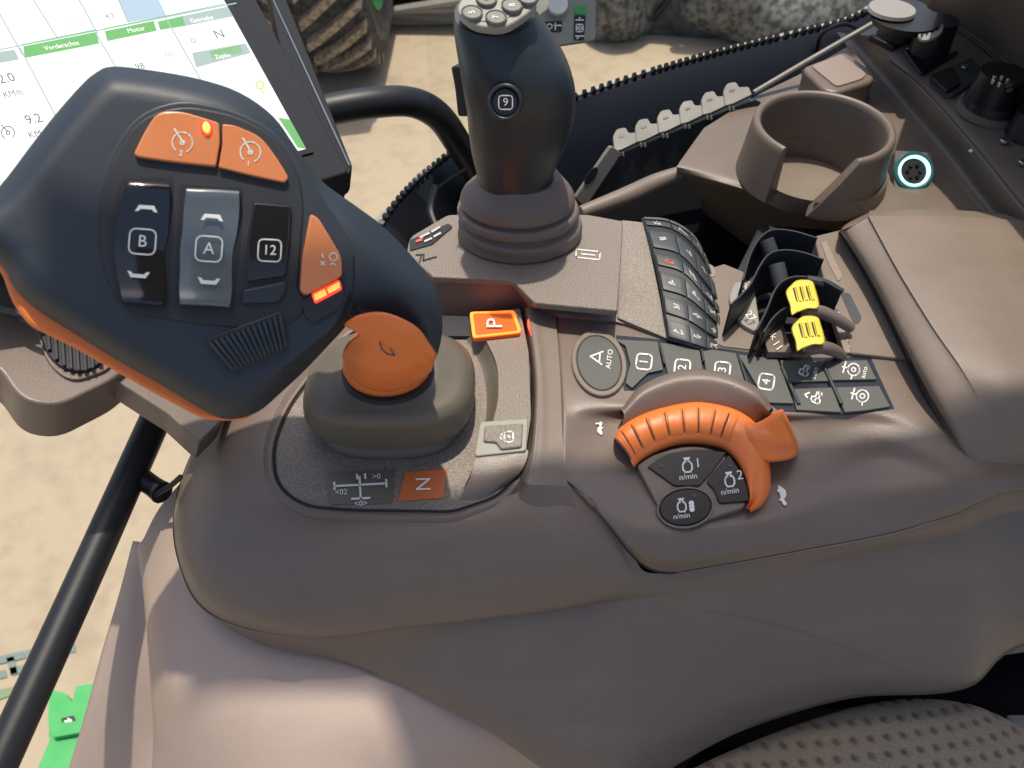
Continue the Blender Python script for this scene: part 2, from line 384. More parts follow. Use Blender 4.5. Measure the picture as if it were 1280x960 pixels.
g = ground(385, 70); o = thing('green_implement', 'green painted implement part left of the muddy tyre', 'implement', (g.x, g.y, FZ))
blob('housing', Vector((g.x - .62, g.y, FZ + .55)), .35, .3, .5, 'green_paint', o, 6, .12)
obj('panel', [Vector((g.x-1.1, g.y+.7, FZ+.02)), Vector((g.x-.1, g.y+.7, FZ+.02)), Vector((g.x-.1, g.y+.7, FZ+1.6)), Vector((g.x-1.1, g.y+.7, FZ+1.6))], [(0, 1, 2, 3)], 'darkmach', o, solid=.05)

# green step frame low on the left, under the console
gp = Z(-.9); g = gp.hit(95, 900)
o = thing('step_frame', 'bright green painted step frame with black arrow sticker beside the lower left console', 'step', (g.x, g.y, -.95))
plate('panel', [(62, 862), (82, 866), (90, 878), (95, 858), (125, 852), (140, 1000), (30, 1000), (62, 925), (60, 895)], gp, 0, .03, 'green_paint', o, r=3, bevel=.004)
plate('sticker', [(76, 898), (92, 894), (95, 902), (79, 909)], gp, .002, .001, 'black', o, r=2, bevel=0)
symbol('arrow', gp, 'white', o, 85.5, 901.5, 5, 15, off=.004, fills=[[(-1, -.5), (0, -.5), (0, -1), (1, 0), (0, 1), (0, .4), (-1, .4)]])
plate('bracket', [(60, 905, 3), (120, 898, 3), (120, 912, 3), (66, 922, 3)], gp, .012, .01, 'green_paint', o)

# ================================================================ cab wall: door frame with toothed seal, glass, handle
t = thing('door_frame', 'black cab wall with a toothed seal edge below the side window', 'door frame', V(900, 150, .8))
top = [(455, 330, .62), (478, 283, .66), (505, 246, .70), (540, 213, .75), (600, 172, .81), (715, 126, .86), (800, 97, .88), (900, 68, .9), (1000, 43, .92), (1062, 27, .93), (1110, 0, .95), (1150, -30, .96)]
Rw = []
for dz, dy in ((0, 0), (-.004, -.012), (-.05, -.05), (-.16, -.1), (-.32, -.13)):
    Rw.append([V(x, y, Y) + Vector((0, dy, dz)) for x, y, Y in top])
loft('panel', Rw, 'belt', t, nu=5, nv=3)
tp = spline([V(*p) for p in top], 24); v = []; f = []; acc = 0; last = tp[0]; k = 0
for p, q in zip(tp, tp[1:]):
    acc += (q-p).length
    if acc > .0078:
        acc = 0; d = (q-p).normalized(); n_ = Vector((0, -.3, 1)).normalized(); b = len(v); c = p + n_*.003
        s1 = d*.0022; s2 = n_*.0045; s3 = d.cross(n_)*.003
        v += [c+s1*i+s2*j+s3*l for i in (-1, 1) for j in (-1, 1) for l in (-1, 1)]
        f += [tuple(b+i for i in q_) for q_ in ((0, 1, 3, 2), (4, 6, 7, 5), (0, 4, 5, 1), (2, 3, 7, 6), (0, 2, 6, 4), (1, 5, 7, 3))]
sl = obj('seal_teeth', v, f, 'black', t, smooth=False); sl['kind'] = 'stuff'
tube('seal_lip', [V(x, y, Y) + Vector((0, .012, -.004)) for x, y, Y in top], .0042, 'greylabel', t, n=6)
tube('seal_loop', [V(546, 228, .7), V(536, 216, .7), V(545, 232, .68), V(538, 262, .66), V(545, 285, .64)][2:], .004, 'black', t, n=8)
tube('cable_loop', [V(1020, 70, .9), V(1028, 42, .9), V(1055, 30, .91), V(1080, 40, .9)], .0022, 'black', t, n=6)
tube('cable_loop', [V(582, 212, .7), V(548, 236, .68), V(538, 262, .66), V(543, 284, .64)], .0022, 'bezel', t, n=6)
plate('sill', [(415, 330), (480, 262), (520, 234), (535, 215), (520, 262), (500, 290), (470, 330)], Z(-.15), 0, .01, 'grey', t)
# glass
m = bpy.data.materials.new('glass'); m.use_nodes = True; nt = m.node_tree; nt.nodes.remove(nt.nodes['Principled BSDF'])
a = nt.nodes.new('ShaderNodeBsdfTransparent'); a.inputs[0].default_value = (.975, .985, .98, 1); b = nt.nodes.new('ShaderNodeBsdfGlossy'); b.inputs['Roughness'].default_value = .02
x = nt.nodes.new('ShaderNodeMixShader'); fr = nt.nodes.new('ShaderNodeFresnel'); fr.inputs[0].default_value = 1.2
nt.links.new(fr.outputs[0], x.inputs[0]); nt.links.new(a.outputs[0], x.inputs[1]); nt.links.new(b.outputs[0], x.inputs[2]); nt.links.new(x.outputs[0], nt.nodes['Material Output'].inputs[0]); M['glass'] = m
gl = [V(x, y, Y + .01) for x, y, Y in top[3:]]; gl2 = [p + Vector((.02, .05, .75)) for p in gl]
n = len(gl); g_ = obj('window_pane', gl + gl2, [(i, i+1, n+i+1, n+i) for i in range(n-1)], 'glass', t)
cf = Vector((-.02, .1, -.5)); cf2 = Vector((1.4, .86, -.5))
tag(obj('cab_floor', [cf, Vector((cf2.x, cf.y, cf.z)), cf2, Vector((cf.x, cf2.y, cf.z))], [(0, 1, 2, 3)], 'void', None, solid=.02), kind='structure')
# unseen panel added above the console, outlined so its shadow falls on the near half
zr = .95; pts = [(-.21, .258), (-.13, .262), (-.092, .273), (0, .296), (.1, .318), (.2, .328), (.7, .325), (.7, -.5), (0, -.5), (-.04, .15), (-.085, .228), (-.21, .226)]
tp_ = [Vector((x + sv.x/sv.z*zr, q + sv.y/sv.z*zr, zr)) for x, q in pts]; bt_ = [p + Vector((0, 0, .04)) for p in tp_]; n = len(pts)
rf = thing('sun_blocker', 'grey unseen panel added high above the console to shade it', 'shade panel', tp_[7])
obj('blocker_panel', tp_ + bt_, [tuple(range(n)), tuple(range(2*n-1, n-1, -1))] + [(i, (i+1) % n, n+(i+1) % n, n+i) for i in range(n)], 'grey', rf, smooth=False)
# rod
o = thing('rod', 'thin pale metal rod running up behind the cup holder', 'rod', V(945, 118, .74))
tube('rod_bar', [V(942, 116, .74), V(1010, 76, .77), V(1100, 24, .8), V(1150, -6, .82)], .0027, 'capgrey', o, n=8)
# grab handle
t = thing('grab_handle', 'thick black curved grab handle between the screen and the joystick', 'handle', V(600, 230, .74))
tube('bar', [V(360, 152, .66), V(410, 138, .68), V(470, 128, .7), V(515, 128, .72), V(548, 145, .73), V(572, 178, .74), V(592, 210, .745), V(612, 250, .75)], [.0142]*8, 'black', t, n=18, k=8)
for x, y in ((607, 235),):
    disc('collar', V(x, y, .745), Vector((.3, 0, -1)), .02, .05, 'black', t)
# card on the window
o = thing('control_card', 'grey control card with black symbol stickers behind the joystick top', 'card', V(700, 50, .84))
cp = Pl(V(700, 50, .84), n=Vector((0, -.75, .66)))
plate('panel', [(640, -60), (743, -60), (745, 50), (690, 58), (640, 62)], cp, 0, .006, 'greylabel', o, r=6)
disc('knob', cp.hit(697, 8), cp.n, .0105, .008, 'white', o)
plate('sticker', [(718, 7), (733, 7), (733, 18), (718, 18)], cp, .0012, .001, 'green_paint', o, r=1, bevel=0)
plate('sticker', [(718, 19), (732, 20), (730, 50), (717, 49)], cp, .0012, .001, 'black', o, r=1, bevel=0)
plate('sticker', [(679, 27), (703, 26), (702, 39), (683, 40)], cp, .0012, .001, 'black', o, r=1, bevel=0)
symbol('symbol', cp, 'white', o, 724.5, 35, 5, 0, off=.002, width=.35, strokes=[rbox(0, 0, 1.6, 1.8), circ(0, 0, .4, 8), [(-.9, 2), (.9, 2)], [(0, 2), (0, 2.6)], [(-1, -2), (1, -2)], [(0, -2), (-.6, -2.6)]])
symbol('symbol', cp, 'white', o, 691, 33, 4, 0, off=.002, width=.4, strokes=[circ(-1, 0, .8, 8), [(.4, .3), (2.6, .3)], [(.8, -1), (.8, 1)]])

# pole and side pod at the left
t = thing('support_pole', 'black round pole rising from the lower left corner with a short stub', 'pole', D(-40, 1040, .5))
tube('bar', [D(232, 440, .62), D(196, 520, .6), D(95, 745, .54), D(-40, 1040, .47)], .0112, 'black', t, n=18)
tube('stub', [D(165, 590, .585), D(190, 607, .58), D(203, 616, .575)], [.0085, .0075, .0085], 'black', t, n=12)
tube('cable', [D(195, 618, .57), D(212, 608, .56), D(226, 596, .55)], .002, 'black', t, n=6)
t = thing('side_pod', 'brown side pod with black ribbed wheel below the multifunction lever', 'pod', D(100, 470, .52))
pp = Pl(D(0, 440, .50), D(260, 520, .53), D(120, 360, .56))
plate('housing', [(-60, 330, 5), (-60, 440, 5), (-4, 455, 20), (25, 500, 22), (72, 508, 22), (142, 474, 14), (170, 450, 5), (120, 330, 5)], pp, .006, .035, 'brown', t, bevel=.005, seg=4)
plate('bracket', [(60, 365, 5), (110, 470, 5), (146, 476, 4), (210, 517, 4), (249, 553, 3), (276, 526, 5), (300, 470, 5), (200, 350, 5)], pp, 0, .02, 'brown', t, bevel=.002)
plate('lip', [(20, 395), (45, 412, 10), (60, 455, 25), (90, 478, 22), (140, 460, 15), (150, 430), (100, 390)], pp, .0085, .006, 'brown', t, bevel=.003, seg=3)
wl = plate('wheel', [(50, 400, 3), (52, 430, 20), (72, 458, 20), (105, 466, 16), (132, 450, 8), (140, 420, 3)], pp, .011, .004, 'black', t, bevel=.0015)
for k in range(9):
    x = 56 + k*9; y1 = 436 + [0, 12, 20, 24, 26, 26, 23, 17, 8][k]
    plate('rib', [(x, 402), (x+4.5, 402), (x+8, y1), (x+4, y1 + 1)], pp, .0135, .003, 'rubber_dark', wl, r=1, bevel=.0005)
tube('cable', [D(-10, 378, .5), D(5, 388, .495), D(22, 392, .49), D(40, 398, .49)], .0024, 'black', t, n=8)
# ================================================================ terminal screen
t = thing('terminal', 'bright touch screen terminal with green header bars in a dark bezel', 'screen', D(250, 100, .62))
# the screen plane: right edge farther, lower edge nearer
sp = Pl(D(285, 15, .70), D(30, 60, .60), D(380, 185, .60))
plate('bezel', [(-260, -170), (205, -170), (318, -5, 3), (436, 214, 6), (398, 226, 5), (-60, 330)], sp, 0, .025, 'bezel', t, r=4, bevel=.0012)
plate('bezel_edge', [(328, -50), (338, -50), (441, 208, 6), (437, 216, 5), (386, 229, 3), (384, 224)], sp, -.004, .02, 'bezel', t, r=2, bevel=.001)
tube('edge_line', [sp.hit(338, -8, -.003), sp.hit(437, 207, -.003)], .0007, 'metal', t, n=5)
sc = plate('display', [(-255, -160), (192, -160), (383, 186), (-60, 300)], sp, .0012, .001, 'screen_white', t, r=1, bevel=0)
frame('display_rim', [Vector(p) for p in [(-260, -166), (200, -166), (392, 190), (-60, 306)]], [Vector(p) for p in [(-255, -160), (192, -160), (383, 186), (-60, 300)]], sp, .0018, .001, 'bezel', t, bevel=0)
tube('gloss_edge', [sp.hit(283, -2, .001), sp.hit(368, 152, .001)], .0008, 'metal', t, n=5)
def scr(name, pts, m, off=.0016): return plate(name, pts, sp, off, .0003, m, sc, r=0, bevel=0, smooth=False)
for pts, m in (([(29, 58), (120, 40), (124, 54), (31, 72)], 'screen_green'), ([(-10, 66), (18, 62), (24, 74), (-10, 80)], 'screen_grey'), ([(131, 39), (192, 26), (196, 38), (134, 51)], 'screen_green'),
               ([(197, 27), (228, 20), (232, 32), (200, 37)], 'screen_green'), ([(228, 20), (285, 8), (292, 20), (232, 32)], 'screen_grey'), ([(240, 66), (307, 54), (313, 66), (245, 84)], 'screen_grey'),
               ([(262, 64), (300, 56), (304, 66), (266, 76)], 'screen_green'), ([(146, -5), (196, -5), (208, 19), (160, 28)], 'screen_blue'), ([(348, 147), (366, 150), (384, 186), (372, 184)], 'screen_green')):
    scr('header_bar', pts, m)
def sline(name, sts, w=1.6, m='screen_line'):
    return symbol(name, sp, m, sc, 0, 0, 1, 0, strokes=[[(x, -y) for x, y in s] for s in sts], width=w, off=.0019)
sline('grid_line', [[(-10, 0), (28, 68)], [(42, 0), (72, 48)], [(99, 0), (122, 42)], [(25, 60), (70, 146)], [(120, 42), (145, 84)], [(207, 22), (252, 102)], [(-10, 64), (295, 4)], [(146, -5), (160, 27)]])
sline('grid_line', [[(27, 56), (120, 37)], [(130, 36), (280, 5)]], 1.2, 'screen_green')
def stx(s, x, y, sz, m='screen_ink', ang=10):
    return symbol('screen_text', sp, m, sc, x, y, sz, ang, texts=[(s, 0, 0, 1)], off=.0022, skew=-.35)
for s, x, y, z, m in (('2.0', 8, 98, 17, 'screen_ink'), ('KM/h', 16, 117, 11, 'screen_ink'), ('9.2', 42, 149, 17, 'screen_ink'), ('KM', 44, 168, 12, 'screen_ink'), ('Vorderachse', 77, 57, 8.5, 'white'), ('Motor', 170, 37, 8.5, 'white'),
                      ('Getriebe', 252, 24, 8, 'white'), ('Zapfw.', 279, 70, 7.5, 'white'), ('N', 274, 43, 16, 'screen_ink'), ('O', 242, 51, 9, 'screen_ink'), ('4:3', 137, 20, 9, 'screen_ink'), ('98', 175, 83, 11, 'screen_ink'),
                      ('66', 211, 68, 10, 'screen_line'), ('1:1', 92, 30, 7, 'screen_line')):
    stx(s, x, y, z, m)
symbol('screen_icon', sp, 'screen_ink', sc, 10, 166, 9, 10, off=.0022, width=.14, strokes=[circ(0, 0, .9, 14, -50, 230), circ(0, 0, .25, 8), [(0, .2), (-.7, 1.2)]])
symbol('screen_icon', sp, 'screen_yellow', sc, 325, 106, 7, 10, off=.0022, width=.3, strokes=[circ(0, 0, .7, 10), [(0, -.7), (.4, -1.6)]])

# ================================================================ armrest console: shell
t = con = thing('armrest_console', 'brown moulded armrest console with grained inlay, button row and rounded nose', 'console', P(700, 560, -.12))
A = [(470, 400, 0), (400, 455, 0), (352, 530, 0), (341, 580, 0), (352, 612, 0), (385, 631, 0), (450, 638, 0), (560, 642, 0), (640, 618, .003), (703, 600, .007), (745, 628, .006), (790, 695, .0), (830, 717, -.002), (1000, 690, -.002), (1180, 636, .0), (1330, 585, .003)]
B = [(450, 392, -.001), (372, 440, -.001), (326, 522, -.001), (316, 580, -.001), (328, 625, -.001), (372, 650, -.001), (446, 658, -.001), (560, 660, -.001), (655, 645, -.001), (715, 650, .001), (765, 690, -.001), (795, 718, -.006), (834, 728, -.006), (1000, 701, -.006), (1184, 664, -.004), (1330, 612, 0)]
B2 = [(410, 395, -.008), (325, 450, -.008), (285, 525, -.008), (270, 590, -.008), (282, 650, -.008), (340, 690, -.009), (430, 704, -.010), (560, 700, -.011), (665, 692, -.012), (735, 695, -.012), (782, 715, -.013), (808, 735, -.015), (838, 742, -.016), (1000, 713, -.015), (1188, 675, -.013), (1330, 622, -.010)]
Cc = [(390, 400, -.028), (296, 470, -.028), (256, 535, -.028), (232, 605, -.028), (236, 680, -.028), (288, 745, -.03), (390, 765, -.035), (520, 758, -.036), (640, 745, -.036), (720, 738, -.036), (780, 735, -.036), (815, 736, -.035), (840, 733, -.034), (1000, 700, -.033), (1190, 662, -.031), (1330, 628, -.03)]
Cc = [(390, 400, -.028), (296, 470, -.028), (256, 535, -.028), (232, 605, -.028), (236, 685, -.028), (288, 752, -.031), (390, 782, -.04), (520, 776, -.043), (640, 763, -.043), (720, 753, -.041), (780, 746, -.036), (818, 744, -.031), (842, 748, -.026), (1000, 718, -.023), (1190, 680, -.02), (1330, 632, -.018)]
Dd = [(385, 405, -.052), (288, 490, -.052), (248, 550, -.052), (219, 630, -.052), (224, 704, -.052), (264, 768, -.054), (378, 797, -.056), (520, 783, -.054), (640, 769, -.052), (720, 758, -.05), (780, 750, -.046), (820, 746, -.042), (850, 741, -.04), (1000, 712, -.037), (1190, 668, -.034), (1330, 632, -.031)]
Dd2 = [(386, 408, -.058), (290, 494, -.058), (250, 556, -.058), (219, 640, -.058), (226, 712, -.058), (268, 777, -.060), (384, 804, -.062), (520, 790, -.062), (640, 777, -.060), (720, 766, -.058), (780, 758, -.055), (820, 754, -.052), (850, 749, -.05), (1000, 721, -.047), (1190, 678, -.044), (1330, 642, -.041)]
Ee = [(390, 415, -.074), (296, 505, -.074), (256, 570, -.074), (223, 655, -.074), (232, 722, -.074), (268, 772, -.077), (335, 808, -.080), (450, 832, -.083), (600, 900, -.1), (700, 965, -.13), (780, 985, -.135), (850, 945, -.13), (930, 905, -.12), (1060, 868, -.11), (1205, 854, -.105), (1330, 792, -.095)]  # right part reaches down so the dark shell colour follows the sun-shade boundary
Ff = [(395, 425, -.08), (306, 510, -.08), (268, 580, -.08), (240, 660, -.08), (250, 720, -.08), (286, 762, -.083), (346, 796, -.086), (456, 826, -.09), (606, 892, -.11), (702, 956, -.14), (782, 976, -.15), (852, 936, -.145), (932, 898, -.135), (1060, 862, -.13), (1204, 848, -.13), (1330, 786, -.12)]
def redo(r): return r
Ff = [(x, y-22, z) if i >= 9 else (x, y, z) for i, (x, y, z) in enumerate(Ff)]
K_ = {'A': [(745, 628, 0.0014), (790, 695, -0.0188), (830, 717, -0.0266), (1000, 690, -0.0196), (1180, 648, -0.013), (1330, 596, -0.008)], 'B': [(762, 672, -0.01), (795, 709, -0.024), (834, 723, -0.029), (1000, 696, -0.0225), (1184, 655, -0.017), (1330, 606, -0.012)], 'B2': [(780, 712, -0.022), (804, 724, -0.03), (840, 730, -0.032), (1000, 702, -0.0255), (1187, 660, -0.021), (1330, 615, -0.017)], 'Cc': [(784, 738, -0.034), (812, 736, -0.035), (845, 736, -0.035), (1000, 707, -0.0285), (1189, 664, -0.025), (1330, 624, -0.022)], 'Dd': [(784, 750, -0.0425), (820, 746, -0.041), (850, 741, -0.038), (1000, 712, -0.0315), (1190, 668, -0.029), (1330, 632, -0.027)]}
for nm_, row in (('A', A), ('B', B), ('B2', B2), ('Cc', Cc), ('Dd', Dd)): row[10:] = K_[nm_]
B[9] = (715, 650, -.001); B2[9] = (735, 695, -.013)
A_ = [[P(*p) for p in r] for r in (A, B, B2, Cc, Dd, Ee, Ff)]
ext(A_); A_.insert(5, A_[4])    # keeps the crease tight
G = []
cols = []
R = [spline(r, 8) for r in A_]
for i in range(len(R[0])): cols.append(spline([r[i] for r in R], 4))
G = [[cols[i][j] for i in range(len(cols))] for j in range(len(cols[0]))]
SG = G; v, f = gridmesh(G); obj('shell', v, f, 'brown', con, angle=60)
# deck under the panels
plate('deck', [(470, 380), (380, 470), (341, 575), (352, 610), (385, 630), (450, 637), (560, 640), (640, 616), (703, 590), (760, 560), (760, 420), (690, 370), (560, 330)], Z(-.0015), 0, .01, 'black', con, r=3, bevel=0)

# grained inlay the boot stands on
INL = [(480, 392, 10), (420, 432, 20), (360, 512, 30), (342, 560, 20), (346, 606, 25), (380, 632, 30), (440, 637, 20), (566, 639, 12), (628, 618, 28), (654, 578, 20), (662, 540, 20), (664, 470), (652, 388, 4)]
plate('inlay', INL, Z(0), .0006, .004, 'grained', con, bevel=.0008)
def inset2(pts, d):
    n = len(pts); out = []
    for i in range(n):
        a, b, c = Vector(pts[i-1]), Vector(pts[i]), Vector(pts[(i+1) % n]); e = (c - a).normalized(); out.append(b + Vector((-e.y, e.x)) * d)
    return out
rp = rnd(INL, 6, 6); s0 = inset2(rp, -3.2); s1 = inset2(rp, -9)
if Vector(s0[20]).x > 640: pass
def rowz(pts, z): return [P(p.x, p.y, z) for p in pts]
loft('inlay_surround', [rowz(inset2(rp, 1.8), -.004), rowz(inset2(rp, 1.8), .0005), rowz(inset2(rp, 4.5), .0022), rowz(inset2(rp, 9), .002), rowz(inset2(rp, 15), -.0005), rowz(inset2(rp, 16), -.004)], 'brown', con, nu=1, nv=3, closed=True)
sm = inset2(rp, .3); tube('inlay_gap', [P(p.x, p.y, .0011) for p in sm[:-8]], .00075, 'black', con, n=5, k=1)
# raised ledge right of the boot: carries P and lock buttons
LED = [(590, 392, 3), (650, 385, 3), (661, 440, 5), (664, 520, 8), (657, 566, 5), (598, 569, 3), (612, 540, 10), (623, 500, 14), (622, 455, 14), (605, 420, 8), (588, 405, 3)]
LZ = .012
led = plate('ledge', LED, Z(LZ), 0, .0115, 'grained', con, bevel=.0012, seg=3)
loft('ledge_front', rows3([[(597, 566, LZ), (630, 566, LZ), (659, 562, LZ)], [(594, 574, LZ-.0005), (628, 575, LZ-.0005), (660, 568, LZ-.001)], [(588, 596, .008), (622, 596, .008), (652, 588, .008)], [(574, 624, .001), (604, 622, .001), (634, 606, .001)], [(568, 637, -.001), (604, 630, -.001), (640, 604, -.001)]]), 'brown', con, nu=6, nv=4)
loft('ledge_side', rows3([[(598, 568, LZ-.001), (613, 540, LZ-.001), (624, 500, LZ-.001), (622, 455, LZ-.001), (604, 420, LZ-.001), (588, 404, LZ-.001)], [(590, 590, .004), (603, 556, .003), (612, 510, .002), (608, 462, .002), (594, 430, .003), (580, 412, .004)], [(575, 620, 0), (595, 572, 0), (604, 522, 0), (600, 470, 0), (588, 436, 0), (574, 418, 0)]]), 'boot', con, nu=5, nv=4)
# divider strip between inlay and button panel
loft('divider', rows3([[(652, 386, .0), (664, 470, .0), (663, 545, .0), (648, 600, .0)],
                       [(658, 384, .0165), (669, 468, .0165), (667, 548, .0165), (655, 603, .011)],
                       [(664, 382, .0185), (675, 466, .0185), (674, 552, .0175), (666, 606, .012)],
                       [(674, 384, .017), (684, 466, .017), (686, 556, .016), (684, 606, .011)],
                       [(694, 386, .0155), (700, 466, .0155), (704, 560, .0145), (710, 608, .008)]]), 'brown_light', con, nu=8, nv=6)
loft('divider_end', rows3([[(648, 600, .0), (655, 603, .011), (666, 606, .012), (684, 606, .011), (712, 608, .008)],
                           [(643, 620, .0008), (654, 620, .0045), (668, 622, .0055), (688, 622, .0055), (714, 620, .0058)],
                           [(642, 632, -.0008), (656, 634, -.0004), (672, 636, .0002), (696, 636, .0008), (720, 634, .0016)],
                           [(642, 646, -.006), (658, 648, -.006), (680, 650, -.006), (702, 650, -.005), (726, 648, -.004)]]), 'brown', con, nu=5, nv=6)

# P button with lit rim
q = rnd([(587, 390, 4), (643, 388, 4), (652, 415, 5), (591, 422, 4)], 3, 4)
b = plate('park_button', q, Z(LZ), .0035, .005, 'orange_lit', con, raw=True, bevel=.0006)
frame('lit_rim', q, shrink(q, 4.2), Z(LZ), .0041, .001, 'led_orange', b, bevel=0)
symbol('letter', Z(LZ), 'white', b, 619, 404, 26, 90, texts=[('P', 0, 0, 1.1)], off=.0052, asp=.9)
plate('red_glow_strip', [(659, 400, 2), (668, 392, 2), (674, 420, 3), (668, 436, 3)], Z(.0175), 0, .004, 'red_spill_glow', con, bevel=.0005)  # glowing strip painted in as red light spill on the divider wall
# lock button
q = rnd([(600, 527, 4), (660, 523, 4), (658, 563, 4), (593, 570, 5)], 4, 4)
b = plate('lock_button', q, Z(LZ), .0016, .003, 'greylabel', con, raw=True, bevel=.0006)
plate('cap', [(606, 532), (654, 529), (652, 558), (626, 561), (620, 552), (604, 551)], Z(LZ), .0036, .003, 'grained', b, r=3, bevel=.0008)
symbol('symbol', Z(LZ), 'white', b, 630, 546, 10, 90, strokes=[rbox(0, -.6, 1.3, 1.1, .3), circ(0, -.05, .45, 10, 0, 180), circ(0, -.6, .12, 6)], off=.0040, width=.18)
# shift pattern label and N indicator
b = plate('shift_label', [(408, 590, 3), (494, 586, 3), (490, 629, 4), (412, 631, 6)], Z(0), .0012, .001, 'boot', con, bevel=.0002)
symbol('symbol', Z(0), 'white', b, 449, 606, 10, 3, off=.0019, width=.26, strokes=[[(-3.1, 0), (3.4, 0)], [(-3.1, .45), (-3.1, -.4)], [(3.4, .45), (3.4, -.4)], [(.1, 1), (.1, -1.7)], [(-1, -1.7), (1.2, -1.7)]] + [[(.3+x*.5, 1.3), (.3+x*.5, .8)] for x in (-1, 1)],
       texts=[('>0', 2.2, .9, 1), ('<02', -2.3, -.8, 1), ('<0>', .1, -2.35, 1)])
b = plate('neutral_light', [(506, 590, 2), (559, 585, 2), (554, 622, 2), (497, 626, 2)], Z(0), .0016, .002, 'orange_dull', con, bevel=.0004)
symbol('letter', Z(0), 'white', b, 530, 605, 27, 92, texts=[('N', 0, 0, 1)], off=.0022, asp=.85)
# raised block under the joystick
BZ = .036
bp_ = [(541, 346, 2), (508, 316, 3), (512, 296, 8), (560, 268, 6), (735, 268, 3), (779, 276, 3), (776, 330, 2), (772, 388, 3), (668, 378, 3), (640, 350, 8)]
plate('joystick_base', bp_, Z(BZ), 0, .006, 'grained', con, bevel=.0012, seg=3)
plate('base_wall', [(545, 350, 2), (640, 353, 4), (655, 384, 4), (600, 420, 2), (545, 420, 2)], Z(.004), 0, .004, 'rubber_dark', con)
obj('base_wall', [P(520, 330, BZ-.003), P(545, 348, BZ-.003), P(640, 352, BZ-.003), P(664, 380, BZ-.003), P(676, 392, .0)] + [P(515, 385, -.002), P(545, 401, -.002), P(590, 401, .0), P(662, 392, .0), P(680, 395, -.002)], [(i, i+1, i+6, i+5) for i in range(4)], 'brown', con)
plate('base_skirt', [(664, 380, 2), (776, 384, 2), (836, 400, 2), (905, 430, 2), (903, 438, 2), (770, 402, 2), (690, 392, 2)], Pl(P(664, 380, .0185), P(776, 384, .0185), P(770, 410, .0135)), 0, .006, 'brown_light', con, bevel=.001)
plate('base_side', [(777, 275, 2), (806, 278, 2), (836, 424, 2), (772, 397, 2)], Pl(P(777, 275, .0345), P(806, 278, .0345), P(830, 424, .0150)), 0, .012, 'grained', con, bevel=.001)
symbol('symbol', Z(BZ), 'white', con, 735, 318, 10, -6, strokes=[rbox(0, 0, 3, 1, .2), [(-.8, 0), (.8, 0)]], off=.0004, width=.14)
# label area left of the joystick
plate('switch_plate', [(512, 300, 2), (560, 279, 2), (566, 283, 2), (540, 305, 2), (512, 313, 2)], Z(BZ), .0012, .001, 'black', con, bevel=.0003)
plate('switch_light', [(520, 300, 1), (530, 296, 1), (527, 301, 1), (519, 303, 1)], Z(BZ), .002, .0006, 'red', con, bevel=0)
symbol('symbol', Z(BZ), 'offwhite', con, 540, 292, 6, 25, strokes=[[(-2.5, .4), (-.5, .4)], [(.2, .4), (2, .6)], [(-2, -.8), (-.5, -.8)], [(.2, -.7), (1.6, -.6)]], off=.0022, width=.4)
symbol('symbol', Z(BZ), 'black', con, 527, 322, 6, 10, strokes=[[(-1, .8), (.6, .6)], [(.6, .6), (.2, -.6), (3, -.3)], [(-.6, -.8), (0, .4)]], off=.0006, width=.3)

# button panel with dial basin: rows from far to near
def pan(n): return n
PR = [[(694, 384, .0125), (760, 396, .0125), (835, 412, .0125), (905, 432, .0125), (985, 440, .0125), (1070, 434, .0125), (1128, 432, .0125), (1290, 430, .008)],
      [(696, 420, .0125), (758, 440, .0125), (830, 452, .0125), (905, 470, .0125), (985, 478, .0125), (1075, 476, .0125), (1148, 474, .0125), (1300, 474, .008)],
      [(699, 470, .0125), (757, 490, .0125), (825, 500, .0125), (905, 506, .0125), (990, 511, .0125), (1085, 508, .0125), (1166, 506, .0125), (1310, 506, .008)],
      [(701, 505, .012), (758, 510, .0115), (822, 512, .0115), (905, 514, .012), (992, 519, .0118), (1090, 517, .0118), (1180, 530, .0120), (1320, 530, .007)],
      [(703, 530, .0115), (755, 526, .004), (820, 524, .002), (905, 524, .004), (995, 530, .006), (1092, 528, .0085), (1195, 553, .0110), (1330, 553, .006)],
      [(703, 565, .0100), (748, 560, .002), (800, 565, -.002), (900, 575, -.003), (995, 565, -.001), (1096, 548, .005), (1208, 578, .0090), (1340, 574, .005)],
      [(703, 592, .0075), (752, 602, .003), (800, 615, -.001), (895, 640, -.0035), (990, 618, -.004), (1096, 575, -.001), (1212, 598, .0065), (1345, 586, .004)],
      [(712, 603, .0068), (758, 640, .0015), (812, 664, -.0020), (890, 664, -.0040), (985, 646, -.0045), (1085, 614, -.0035), (1212, 612, .0030), (1350, 600, .002)],
      [(730, 618, .0058), (778, 672, -.006), (824, 696, -.0125), (892, 690, -.0115), (990, 672, -.0105), (1098, 648, -.0095), (1204, 630, -.003), (1350, 606, .001)],
      [(745, 630, .0020), (790, 694, -.0178), (830, 716, -.0256), (895, 708, -.0226), (1000, 689, -.0188), (1110, 668, -.0158), (1186, 646, -.012), (1340, 602, -.007)]]
GP = loftgrid(ext([[P(*p) for p in r] for r in PR]), 10, 7); v, f = gridmesh(GP)
obj('control_panel', v, f, 'brown', con, solid=.0014, angle=70)
# dark joint at the panel's left; along the rest a painted catch-light line
e1_ = [r[0] for r in GP] + GP[-1][1:25]; e2_ = GP[-1][24:]
dn = Vector((0, -.0004, .0001))
tube('panel_edge_line', [p + dn*.5 + Vector((-.0003, 0, 0)) for p in e1_[::2]], .00045, 'black', con, n=6, k=2)
tube('panel_edge_line', [p + dn for p in e2_[::2]], .0003, 'tan', con, n=6, k=2)
